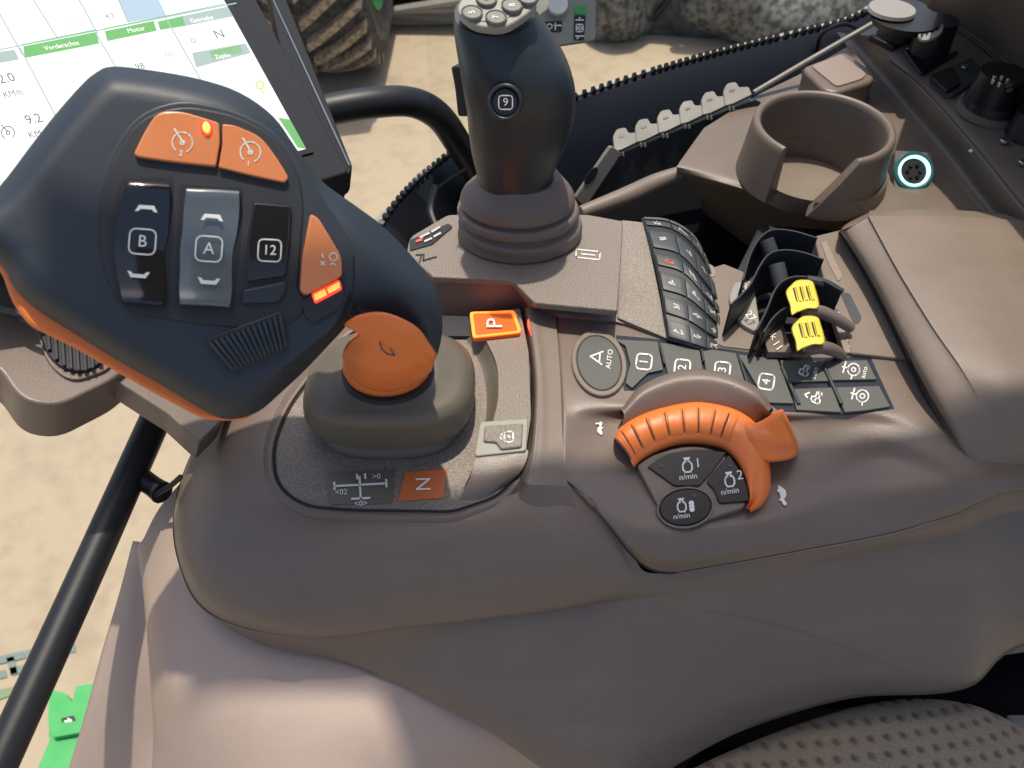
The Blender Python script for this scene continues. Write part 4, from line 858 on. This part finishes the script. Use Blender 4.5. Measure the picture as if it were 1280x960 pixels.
symbol('symbol', HP, 'white', b, 313, 190, 11, -10, strokes=[circ(0, 0, 1.15, 16, -55, 60), circ(0, 0, 1.15, 16, 75, 235), [(-1.1, 1.4), (.1, .0)], circ(0, 0, .25, 6)], texts=[('1', 0, -1.35, .9)], off=fz+.0031, width=.15)
plate('indicator_halo', ell(258, 159, 8, 10.5, -12, 16), HP, fz+.0036, .002, 'led_halo', lev, raw=True, bevel=.0006)
plate('indicator_light', ell(258, 159, 5, 7.5, -12, 14), HP, fz+.0046, .003, 'led_core', lev, raw=True, bevel=.0006)
# rockers: curved rocking keys
def rocker(nm, xs, ys, m, amp=.003):
    rows = []
    for k, (x0, x1, y) in enumerate(zip(*xs, ys)):
        q = k/(len(ys)-1); hgt = fz + .0012 + amp*(abs(2*q-1)**1.6) 
        rows.append([HP.hit(x0, y-2, fz-.002), HP.hit(x0+1, y-1.5, hgt-.0008), HP.hit(x0+5, y-1, hgt), HP.hit((x0+x1)/2, y, hgt+.0003), HP.hit(x1-5, y+2, hgt), HP.hit(x1-1, y+2.5, hgt-.0008), HP.hit(x1, y+3, fz-.002)])
    e0 = [HP.hit(*proj(p)[:2], fz-.002) for p in rows[0]]; e1 = [HP.hit(*proj(p)[:2], fz-.002) for p in rows[-1]]
    rows = [e0] + rows + [e1]
    return loft(nm, rows, m, lev, nu=2, nv=4, angle=50)
plate('rocker_well', [(152, 222, 6), (217, 222, 5), (216, 300, 8), (211, 340, 8), (212, 372, 8), (205, 388, 8), (148, 380, 8), (140, 340, 20), (136, 280, 20)], HP, fz+.0002, .002, 'black', lev, bevel=0)
plate('rocker_well', [(225, 230, 4), (304, 236, 4), (302, 290, 8), (296, 340, 8), (294, 388, 8), (218, 386, 6), (221, 310, 8)], HP, fz+.0002, .002, 'black', lev, bevel=0)
rb = rocker('rocker_switch', ([158, 148, 143, 141, 143, 148, 152], [213, 213, 211, 207, 207, 208, 204]), [230, 258, 290, 310, 335, 360, 379], 'rocker_black')
ra = rocker('rocker_switch', ([232, 229, 227, 224, 224, 223, 224], [300, 300, 297, 292, 291, 291, 288]), [238, 262, 290, 313, 338, 362, 381], 'smoke', .004)
def hz(x, y, off): return HP.hit(x, y, off)
ch = [(-1.5, -.4), (-1.0, .45), (1.0, .45), (1.5, -.4), (1.0, -.35), (.75, -.05), (-.75, -.05), (-1.0, -.35)]
for rk, cx, cy, s_, up_, dn in ((rb, 178, 302, 'B', (183, 261), (173, 343)), (ra, 261, 311, 'A', (265, 272), (261, 351))):
    symbol('symbol', HP, 'white', rk, cx, cy, 15, -4, strokes=[rbox(0, 0, 2.2, 2.1, .5)], texts=[(s_, 0, 0, 1.4)], off=fz+.0032, width=.13)
    symbol('symbol', HP, 'white', rk, up_[0], up_[1], 9.5, -4, fills=[ch], off=fz+.0046)
    symbol('symbol', HP, 'white', rk, dn[0], dn[1], 9.5, 176, fills=[ch], off=fz+.0046)
b = plate('function_key', [(317, 253, 3), (364, 257, 3), (362, 300, 8), (357, 344, 5), (308, 352, 5), (309, 300, 8)], HP, fz+.0028, .004, 'rocker_black', lev, bevel=.0012, seg=3)
symbol('symbol', HP, 'white', b, 337, 313, 13, -3, strokes=[rbox(0, 0, 2.2, 2.1, .45)], texts=[('12', 0, 0, 1.35)], off=fz+.0031, width=.13)
plate('key_sill', [(304, 362, 4), (357, 351, 4), (359, 362, 4), (348, 378, 5), (300, 380, 5)], HP, fz+.0022, .003, 'rubber', lev, bevel=.001)
b = plate('side_switch', [(388, 267, 4), (398, 272, 6), (427, 320, 8), (428, 345, 5), (383, 369, 4), (375, 364, 5), (378, 320, 10)], HP, fz+.0045, .006, 'orange_gloss', lev, bevel=.0016, seg=3)
symbol('symbol', HP, 'white', b, 410, 326, 7, -5, strokes=[circ(.9, .8, .7, 12), [(-1.2, 1.1), (-.9, .5)], [(-1.3, -.2), (-.5, -.8)], [(-.6, -.2), (-1.2, -.8)], [(.5, -.6), (.9, -.3), (1.3, -.6)]], off=fz+.0049, width=.2)
pl_ = plate('light_strip', [(376, 376, 4), (430, 346, 4), (432, 372, 10), (424, 386, 10), (392, 404, 5), (382, 398, 6)], HP, fz+.0006, .003, 'rubber_dark', lev, bevel=.0008)
plate('light_halo', [(389, 367, 3), (424, 349, 3), (428, 362, 3), (394, 380, 3)], HP, fz+.0011, .001, 'led_halo', pl_, bevel=.0003)
plate('light', [(392, 368, 1), (406, 361, 1), (409, 369, 1), (394, 376, 1)], HP, fz+.0016, .002, 'led_core', pl_, bevel=.0004)
plate('light', [(409, 360, 1), (424, 352, 1), (425, 360, 1), (411, 367, 1)], HP, fz+.0016, .002, 'led_core', pl_, bevel=.0004)
# thumb wheel
tw = plate('thumb_wheel_pad', [(255, 424, 4), (352, 388, 4), (362, 430, 8), (352, 442, 6), (290, 466, 8)], HP, fz+.0004, .003, 'rubber_dark', lev, bevel=.0008)
for k in range(14):
    q = k/13; a = Vector((262, 428))*(1-q) + Vector((350, 394))*q; c = Vector((292, 462))*(1-q) + Vector((357, 434))*q
    tube('wheel_rib', [HP.hit(a.x, a.y, fz+.0008), HP.hit(*((a+c)/2), fz+.0026), HP.hit(c.x, c.y, fz+.0008)], .0011, 'rubber', tw, n=8, k=3)
tube('face_crease', [HP.hit(x, y, o) for x, y, o in ((352, 470, .0135), (392, 440, .0145), (428, 405, .0145), (441, 372, .0148), (442, 320, .0152))], .0004, 'black', lev, n=6)
# emblem on collar
cpn = Pl(P(483, 440, .075), n=Vector((0, -.75, .66)))
symbol('emblem', lambda x, y, off: D(x, y, .397), 'keydark', lev, 485, 438, 9, -10, strokes=[[(-1.3, .9), (-.9, 0), (0, -.5), (1, -.5), (.3, .3)]], width=.22)

# ================================================================ joystick
t = joy = thing('joystick', 'dark joystick grip with round button and ribbed brown gaiter behind the drive lever', 'joystick', P(650, 292, BZ))
Yj = P(650, 292, BZ).y
def jr(xl, xr, y, kd=.85, dy=0, tilt=0, e=2.0):
    c_ = V((xl+xr)/2, y, Yj+dy); r_ = (V(xr, y, Yj+dy) - V(xl, y, Yj+dy)).length/2
    return ring(c_, Vector((r_, 0, 0)), Vector((0, r_*kd, tilt*r_*kd)), 36, e)
gz = [(572, 726, 290), (574, 728, 284), (573, 726, 276), (580, 716, 272), (573, 724, 266), (572, 722, 258), (582, 712, 255), (575, 719, 250), (578, 716, 240), (592, 706, 228), (600, 700, 220)]
loft('gaiter', [jr(a, b, c, .8) for a, b, c in gz], 'gaiter', t, nu=1, nv=4, closed=True, cap=True)
gr = [(598, 696, 226, 0), (596, 692, 215, 0), (590, 702, 190, .0), (586, 712, 165, -.002), (583, 719, 135, -.003), (578, 718, 105, -.003), (573, 708, 75, -.002), (569, 693, 50, .0), (567, 680, 32, .001), (568, 668, 16, .002)]
rows = [jr(a, b, c, .82, dy, .0 if c > 60 else (60-c)*.006, 2.2) for a, b, c, dy in gr]
loft('grip', rows, 'grip', t, nu=1, nv=5, closed=True, cap=True)
# top cap
cz_ = V(618, 14, Yj+.002)
CP = Pl(V(618, 16, Yj-.010), n=Vector((-.05, -.32, .95)))
caprow = rnd([(568, 12, 14), (580, -8, 14), (615, -16, 10), (668, -10, 16), (672, 6, 14), (655, 20, 14), (630, 36, 16), (590, 32, 14)], 10, 5)
plate('top_cap', caprow, CP, .003, .006, 'greylabel', t, raw=True, bevel=.0015, seg=3)
plate('top_recess', [(577, 12, 8), (588, -4, 8), (640, -12, 6), (662, -2, 6), (650, 8, 10), (628, 28, 6), (600, 26, 10), (582, 22, 8)], CP, .0036, .002, 'greylabel', t, bevel=.0003)
for s, x, y in (('5', 590, 15), ('7', 620, 21), ('6', 608, -2), ('8', 640, 6), ('F', 660, -4)):
    b = plate('top_button', ell(x, y, 12.5, 8, 5, 20), CP, .0062, .003, 'capgrey', t, raw=True, bevel=.0007)
    frame('button_rim', ell(x, y, 14, 9.3, 5, 20), ell(x, y, 12.8, 8.2, 5, 20), CP, .0045, .001, 'black', b, bevel=0)
    symbol('digit', CP, 'white', b, x, y, 11, 95, texts=[(s, 0, 0, 1)], off=.0066, asp=.8)
# round button 9
bc = Pl(V(631, 128, Yj-.038), n=Vector((-.12, -.85, .35)))
frame('button_surround', ell(631, 128, 22, 24), ell(631, 128, 17, 18.5), bc, .0018, .006, 'grip', t, bevel=.0016, seg=3)
b = plate('round_button', ell(631, 128, 16.5, 17.5), bc, .001, .005, 'black', t, raw=True, bevel=.001, seg=3)
symbol('symbol', bc, 'white', b, 632, 128, 7.5, 0, strokes=[rbox(0, 0, 2.3, 2.3, .5)], texts=[('9', 0, 0, 1.9)], off=.0014, width=.2)
plate('trigger', [(563, 84, 3), (575, 81, 4), (582, 90, 4), (590, 120, 4), (590, 146, 4), (572, 146, 4), (568, 110, 4)], Pl(V(580, 115, Yj+.004), n=Vector((-.3, -1, .3))), 0, .014, 'black', t, bevel=.0015)
tube('grip_seam', [V(x, y, Yj-.0445+.0) for x, y in ((660, 168), (690, 166))][0:0] or [V(583, 100, Yj), V(583, 101, Yj)], .0001, 'black', t, n=4)

# ================================================================ armrest pad on the right
t = thing('armrest_pad', 'brown armrest cover with a soft ridge at the right edge', 'armrest', P(1200, 430, 0))
pad = rows3([[(1048, 290, -.01), (1060, 275, .0), (1094, 263, .025), (1180, 262, .03), (1300, 270, .03), (1420, 278, .03)],
             [(1050, 291, .016), (1055, 287, .033), (1093, 270, .045), (1180, 270, .047), (1300, 277, .044), (1420, 285, .04)],
             [(1052, 294, .016), (1057, 290, .035), (1096, 276, .048), (1182, 276, .050), (1300, 284, .047), (1420, 292, .043)],
             [(1086, 348, .016), (1091, 344, .035), (1130, 341, .048), (1200, 345, .051), (1300, 350, .049), (1420, 355, .045)],
             [(1124, 422, .015), (1129, 418, .034), (1172, 410, .047), (1235, 415, .050), (1310, 418, .048), (1420, 420, .045)],
             [(1152, 478, .013), (1158, 474, .031), (1206, 460, .045), (1255, 460, .048), (1320, 462, .047), (1420, 462, .044)],
             [(1182, 532, .009), (1189, 527, .022), (1232, 508, .034), (1270, 504, .04), (1330, 503, .04), (1420, 500, .04)],
             [(1208, 578, .002), (1215, 572, .010), (1252, 552, .019), (1285, 545, .024), (1335, 542, .024), (1420, 540, .022)],
             [(1238, 604, -.008), (1250, 596, -.002), (1270, 588, .002), (1300, 582, .004), (1345, 578, .004), (1420, 570, .004)]])
for r_ in pad: r_.insert(2, r_[2] + (r_[1] - r_[2])*.16)
loft('cover', ext(pad, .2), 'brown_light', t, nu=8, nv=6, angle=80)
tube('edge_gap', [P(x, y, z) for x, y, z in ((1049, 290, .0175), (1084, 350, .0175), (1122, 425, .0170), (1150, 486, .0135), (1182, 540, .011), (1206, 580, .007), (1234, 604, .001))], .0008, 'black', t, n=8)

# ================================================================ rear console with cup holder
t = rc = thing('rear_console', 'brown window side console with an open cup holder and lit socket', 'console', P(1080, 260, -.08))
ra_ = rows3([[(880, 160, .02), (945, 120, .02), (1005, 90, .02), (1065, 55, .02), (1110, 30, .02)],
             [(862, 185, .021), (950, 165, .02), (1010, 150, .02), (1080, 130, .02), (1150, 120, .02)],
             [(848, 205, .02), (950, 205, .02), (1030, 205, .02), (1120, 210, .02), (1200, 215, .02)],
             [(846, 211, .017), (950, 236, .018), (1020, 256, .018), (1120, 262, .018), (1260, 272, .018)],
             [(848, 218, .008), (950, 246, .012), (1020, 266, .012), (1120, 272, .012), (1270, 282, .012)],
             [(870, 236, -.02), (955, 270, -.03), (1024, 290, -.03), (1120, 300, -.03), (1280, 305, -.03)],
             [(880, 270, -.1), (960, 330, -.1), (1030, 350, -.1), (1130, 350, -.1), (1290, 350, -.1)]])
TG = loftgrid(ext(ra_, .2), 24, 14); v, f = gridmesh(TG); cc0 = Vector((V(1032, 150, .607).x, .607, 0))
f = [q for q in f if not (all(v[i].z > .012 for i in q) and all(((v[i]-cc0).xy.length < .052) for i in q))]
obj('top', v, f, 'dust_brown', rc)
rb_ = rows3([[(1046, 40, .0195), (1100, 112, .0195), (1165, 190, .0195), (1215, 250, .0195), (1262, 300, .0195)],
             [(1060, 42, .024), (1116, 108, .024), (1180, 182, .024), (1230, 245, .024), (1276, 298, .024)],
             [(1080, 44, .042), (1135, 103, .043), (1200, 176, .044), (1255, 245, .045), (1300, 300, .046)],
             [(1096, 44, .050), (1150, 102, .051), (1215, 172, .052), (1272, 245, .053), (1316, 300, .054)],
             [(1112, 40, .053), (1168, 86, .055), (1228, 140, .056), (1290, 205, .057), (1340, 260, .058)],
             [(1150, 12, .056), (1198, 42, .058), (1252, 84, .06), (1310, 140, .062), (1370, 200, .064)],
             [(1162, 4, .062), (1208, 32, .064), (1262, 72, .066), (1324, 128, .068), (1390, 190, .07)],
             [(1185, -30, .11), (1235, -8, .12), (1292, 30, .125), (1360, 80, .13), (1430, 150, .13)],
             [(1200, -90, .2), (1250, -80, .2), (1320, -40, .2), (1400, 20, .2), (1480, 80, .2)]])
for r_ in rb_: r_.append(r_[-1] + (r_[-1] - r_[-2])*3)
loft('side_bank', rb_, 'dust_brown', rc, nu=8, nv=6)
tube('seam', [P(x, y, z+.0006) for x, y, z in ((1112, 76, .0535), (1150, 106, .0525), (1215, 178, .053), (1262, 236, .054), (1306, 290, .055))], .0006, 'black', rc, n=6)
tube('seam', [P(x, y, z) for x, y, z in ((1178, 26, .0605), (1208, 44, .062), (1238, 68, .063), (1266, 92, .0645))], .0009, 'black', rc, n=6)
tube('front_bead', [V(726, 266, .58), V(780, 246, .6), (V(820, 228, .62)), V(856, 214, .63)], [.006, .008, .008, .006], 'brown_light', rc, n=12)
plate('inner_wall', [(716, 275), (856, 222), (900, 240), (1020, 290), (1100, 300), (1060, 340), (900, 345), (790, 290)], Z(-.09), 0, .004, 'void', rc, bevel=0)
# cup holder
Cc_ = Vector((V(1032, 150, .607).x, .607, 0)); zb, ztp = .0195, .069
pr = []
for z, r_ in ((zb, .0625), (.03, .0612), (.05, .0592), (.064, .0580), (.0675, .0574), (.0692, .0556), (.0692, .0532), (.0675, .0515), (.064, .0508), (.045, .0495), (.03, .0485), (zb+.003, .048)):
    q = (z-zb)/(ztp-zb); a0 = -106 + 30*q; pr.append((z, r_, a0, 222))
G = []
for z, r_, a0, a1 in pr:
    G.append([Cc_ + Vector((r_*math.cos(math.radians(a0+(a1-a0)*i/80)), r_*math.sin(math.radians(a0+(a1-a0)*i/80)), z)) for i in range(81)])
v, f = gridmesh(G); n = 81; f += [tuple(j*n for j in range(len(G))), tuple(j*n+80 for j in range(len(G)))[::-1]]
obj('cup_holder', v, f, 'dust_brown', rc, bevel=.0012, seg=3, angle=50)
disc('cup_floor', Cc_ + Vector((0, .005, .0045)), Vector((0, 0, 1)), .0445, .0025, 'brown_light', rc, seg=40)
loft('cup_well', [ring(Cc_ + Vector((0, (.0481-r_)*1.2, z)), Vector((r_, 0, 0)), Vector((0, r_, 0)), 48) for z, r_ in ((.027, .0489), (.0225, .0481), (.018, .0473), (.006, .0452))], 'dust_brown', rc, nu=1, nv=3, closed=True)
loft('cup_skirt', [[Cc_ + Vector(((.0598+(r_-.0598)*min(1, (a+102)/45))*math.cos(math.radians(a)), (.0598+(r_-.0598)*min(1, (a+102)/45))*math.sin(math.radians(a)), z)) for a in range(-102, 10, 8)] for z, r_ in ((.0325, .0613), (.0305, .0632), (.024, .0645), (.016, .066))], 'brown', rc, nu=2, nv=4)
# block with pale pad
plate('pad_block', [(1002, 84, 8), (1056, 64, 6), (1096, 92, 10), (1090, 102, 8), (1046, 116, 8), (1030, 112, 5)], Z(.048), 0, .03, 'brown', rc, bevel=.003, seg=3)
plate('rubber_pad', [(1014, 82, 4), (1051, 67, 4), (1084, 92, 6), (1078, 98, 4), (1046, 108, 6)], Z(.048), .0015, .002, 'tan', rc, bevel=.0006)
obj('block_side', [P(1002, 84, .046), P(1030, 112, .046), P(1046, 115, .046), P(1090, 102, .046), P(1002, 112, .012), P(1020, 125, .012), P(1046, 130, .012), P(1085, 120, .012)], [(i, i+1, i+5, i+4) for i in range(3)], 'brown', rc)
# lit socket
sp_ = Pl(P(1143, 222, .024), n=Vector((-.02, -.62, .8)))
b = plate('socket_plate', [(1119, 188, 3), (1167, 191, 3), (1165, 241, 3), (1117, 240, 3)], sp_, .0012, .014, 'gaiter', rc, bevel=.0006)
frame('socket_ring', ell(1143, 213, 25.5, 24.5), ell(1143, 213, 21, 20.5), sp_, .003, .004, 'teal', b, bevel=.0008)
frame('lit_ring', ell(1144, 213, 20, 19.5), ell(1143, 213.5, 16.5, 16.3), sp_, .0034, .003, 'ring_cyan', b, bevel=.0004)
plate('socket_core', ell(1142, 214, 16, 16), sp_, .0018, .002, 'black', b, raw=True, bevel=0)
for k in range(6):
    a = k*math.pi/3; disc('contact', sp_.hit(1142+8*math.cos(a), 214+8*math.sin(a), .0018), sp_.n, .0017, .0014, 'gloss_black' if k % 2 else 'bezel', b, seg=10, bevel=.0002)

# ================================================================ cable strip with grey caps
t = thing('clip_strip', 'long black connector strip with six grey cap lids along its top', 'connector strip', V(840, 220, .70))
SPn = Pl(V(740, 240, .66), V(945, 150, .72), V(775, 180, .68))
plate('body', [(727, 252, 2), (776, 192, 3), (944, 124, 3), (952, 128, 3), (951, 146, 3), (870, 186, 8), (845, 207, 8), (738, 256, 2)], SPn, 0, .02, 'rubber_dark', t, bevel=.0015)
plate('bracket', [(719, 247, 2), (764, 182, 4), (776, 190, 4), (772, 200, 3), (735, 255, 2), (728, 256, 2)], SPn, .004, .006, 'capgrey', t, bevel=.0008)
plate('bracket_slot', ell(739, 220, 13, 5, -55, 14), SPn, .0045, .001, 'black', t, raw=True, bevel=0)
CAPD = Vector((0, .3, 1)).normalized()
for k in range(6):
    x = 768 + 27.6*k; y = 190 - 11.4*k
    q = [(x, y-1, 1), (x-2, y-20, 3), (x+3, y-29, 3), (x+14, y-31, 3), (x+18, y-24, 2), (x+30, y-25, 3), (x+34, y-15, 1), (x+9, y-3, 1)]
    tp_ = Pl(SPn.hit(x+12, y-6), n=Vector((0, -.45, .9)))
    c_ = plate('cap_lid', q, tp_, .002, .005, 'capgrey', t, bevel=.0009)
    plate('lid_hole', ell(x+9, y-20, 4, 1.6, -15, 10), tp_, .0024, .0008, 'black', c_, raw=True, bevel=0)
    for dx in (0, 5): plate('lid_clip', [(x+4+dx, y+1, 1), (x+6.5+dx, y-1, 1), (x+8+dx, y+5, 1), (x+5.5+dx, y+6, 1)], SPn, .003, .002, 'grey', c_, bevel=.0003)

# ================================================================ connectors on the rear console
def cyl(nm, x, y, z0, z1, r0, r1, m, t, **k):
    c_ = P(x, y, z0); c1_ = Vector((c_.x, c_.y, z1)); X = Vector((1, 0, 0)); Y_ = Vector((0, 1, 0))
    return loft(nm, [ring(c_, X*r0, Y_*r0, 24), ring(c_*.5+c1_*.5, X*(r0+r1)/2, Y_*(r0+r1)/2, 24), ring(c1_, X*r1, Y_*r1, 24)], m, t, nu=1, nv=2, closed=True, cap=True, **k)
t = thing('lamp_mount', 'black mount with pale disc top at the upper edge beside the rod', 'mount', P(1122, 52, .055))
plate('base', [(1086, 44, 2), (1098, 34, 2), (1140, 50, 3), (1118, 58, 2)], Z(.056), 0, .006, 'black', t)
cyl('stem', 1122, 44, .056, .085, .020, .018, 'black', t)
cyl('collar', 1128, 30, .085, .092, .028, .032, 'black', t)
cyl('disc', 1114, 14, .094, .097, .022, .021, 'grey', t)
disc('screw', P(1113, 48, .0565), Vector((0, 0, 1)), .003, .002, 'metal', t, seg=10)
t = thing('plug_socket', 'black square plug socket with five slots in its grey top', 'socket', P(1162, 74, .056))
cyl('body', 1160, 66, .056, .088, .018, .0165, 'black', t)
plate('slotted_top', ell(1164, 38, 17, 10, -25, 24), Z(.088), .002, .003, 'greylabel', t, raw=True, bevel=.0008)
for k in range(4): plate('slot', ell(1153+6.4*k, 42.5-3*k, 1.8, 5, 18, 10), Z(.088), .0024, .0006, 'black', t, raw=True, bevel=0)
plate('foot', [(1130, 62, 2), (1138, 60, 2), (1160, 80, 2), (1196, 62, 3), (1200, 68, 3), (1152, 92, 3)], Z(.057), 0, .003, 'black', t)
t = thing('mount_bracket', 'flat black bracket with a bright screw between plug socket and knob', 'bracket', P(1195, 95, .055))
plate('plate', [(1162, 96, 4), (1215, 70, 5), (1234, 92, 6), (1194, 118, 8), (1184, 116, 6)], Z(.059), 0, .006, 'keydark', t, bevel=.0012)
plate('step', [(1162, 94, 3), (1190, 82, 2), (1202, 102, 3), (1184, 114, 4)], Z(.059), .0035, .004, 'black', t, bevel=.001)
disc('screw', P(1205, 86, .0592), Vector((0, 0, 1)), .0035, .003, 'metal', t, seg=12)
t = thing('round_socket', 'round black screw cap socket with wires at its top', 'socket', P(1240, 135, .056))
cyl('ring', 1240, 140, .0555, .062, .030, .0295, 'dust_brown', t)
cyl('collar', 1240, 137, .058, .072, .0262, .025, 'navy', t, )
cyl('cap', 1241, 124, .072, .096, .0215, .0195, 'gloss_black', t)
for k in range(6):
    a = k*1.05; disc('terminal_pin', Vector((P(1250, 103, .097).x + .006*math.cos(a), P(1250, 103, .097).y + .006*math.sin(a), .096)), Vector((0, 0, 1)), .0016, .004, 'metal', t, seg=8, bevel=.0003)
tube('wire', [P(1255, 108, .098), P(1272, 104, .1), P(1300, 98, .09)], .0025, 'black', t, n=8)
tube('wire', [P(1262, 112, .092), P(1275, 122, .08), P(1300, 126, .07)], .0025, 'black', t, n=8)
t = thing('toggle_socket', 'black round fitting with two bright screws at the right image edge', 'socket', P(1285, 180, .056))
cyl('body', 1290, 172, .056, .078, .022, .02, 'black', t)
for x, y in ((1255, 178), (1278, 205)): disc('screw', P(x, y, .057), Vector((0, 0, 1)), .0038, .003, 'metal', t, seg=10)
disc('plug', P(1213, 189, .053), Vector((0, -.4, 1)), .0016, .001, 'white', rc, seg=8, bevel=0)

# ================================================================ seat
m = bpy.data.materials.new('seat_fabric'); m.use_nodes = True; nt = m.node_tree; b = nt.nodes['Principled BSDF']; b.inputs['Roughness'].default_value = .9; b.inputs['Sheen Weight'].default_value = .2
uvn = nt.nodes.new('ShaderNodeTexCoord'); vo = nt.nodes.new('ShaderNodeTexVoronoi'); vo.inputs['Scale'].default_value = 62; vo.inputs['Randomness'].default_value = .35; vo.voronoi_dimensions = '2D'
no = nt.nodes.new('ShaderNodeTexNoise'); no.inputs['Scale'].default_value = 900; no.inputs['Detail'].default_value = 3
nt.links.new(uvn.outputs['Object'], vo.inputs['Vector']); nt.links.new(uvn.outputs['Object'], no.inputs['Vector'])
at_ = nt.nodes.new('ShaderNodeAttribute'); at_.attribute_name = 'weave'
cr = nt.nodes.new('ShaderNodeValToRGB'); e = cr.color_ramp.elements; e[0].position = .3; e[0].color = (.05, .038, .028, 1); e[1].position = .95; e[1].color = (.28, .225, .155, 1)
ad = nt.nodes.new('ShaderNodeMath'); ad.operation = 'MULTIPLY_ADD'; ad.inputs[1].default_value = .8
nt.links.new(no.outputs[0], ad.inputs[0]); nt.links.new(at_.outputs['Fac'], ad.inputs[2]); nt.links.new(ad.outputs[0], cr.inputs[0]); nt.links.new(cr.outputs[0], b.inputs['Base Color'])
bp = nt.nodes.new('ShaderNodeBump'); bp.inputs['Strength'].default_value = .8; bp.inputs['Distance'].default_value = .002; nt.links.new(no.outputs[0], bp.inputs['Height']); nt.links.new(bp.outputs[0], b.inputs['Normal']); M['seat_fabric'] = m
t = thing('seat', 'seat cushion in nubbly brown fabric below the console at lower right', 'seat', P(1080, 980, -.2))
st = rows3([[(830, 985, -.17), (900, 945, -.165), (1000, 905, -.16), (1090, 880, -.158), (1160, 872, -.158), (1230, 890, -.162), (1300, 935, -.17), (1360, 1000, -.18)],
            [(815, 990, -.152), (895, 950, -.15), (1000, 908, -.145), (1090, 882, -.142), (1165, 876, -.142), (1240, 893, -.146), (1315, 940, -.152), (1380, 1010, -.16)],
            [(800, 1030, -.142), (900, 985, -.14), (1000, 945, -.135), (1090, 920, -.132), (1170, 912, -.132), (1250, 928, -.135), (1330, 975, -.142), (1400, 1040, -.15)],
            [(790, 1090, -.14), (900, 1050, -.135), (1000, 1010, -.13), (1090, 985, -.128), (1170, 975, -.128), (1250, 990, -.13), (1330, 1030, -.135), (1400, 1090, -.14)],
            [(790, 1250, -.14), (900, 1200, -.135), (1000, 1180, -.13), (1090, 1160, -.128), (1170, 1150, -.128), (1250, 1160, -.13), (1330, 1180, -.135), (1400, 1200, -.14)]])
G = loftgrid(st, 36, 30); wv = []                    # woven nubs: raised real relief with dark pits between
for r in G:
    for i, p in enumerate(r):
        q = .0052*math.sin(p.y*23)*.2; X = (p.x + p.y*.18)/.0112; Y_ = (p.y - p.x*.12 + p.z*.6)/.0098; row = math.floor(Y_)
        fx = (X + (row % 2)*.5) % 1 - .5; fy = Y_ - row - .5; dd = math.hypot(fx*1.05, fy*1.0)
        k = max(0, min(1, (dd-.12)/.2)); wv.append(k*.42+.05); r[i] = p + Vector((0, -.2, 1))*(.0016*k)
v, f = gridmesh(G); cu_ = obj('cushion', v, f, 'seat_fabric', t, angle=80)
at2 = cu_.data.attributes.new('weave', 'FLOAT', 'POINT'); at2.data.foreach_set('value', wv)
plate('base', [(860, 950), (1300, 850), (1400, 900), (1400, 1100), (860, 1100)], Z(-.24), 0, .03, 'void', t)
plate('frame', [(1255, 885, 3), (1290, 872, 3), (1320, 930, 3), (1290, 940, 3)], Z(-.17), 0, .004, 'greylabel', t)
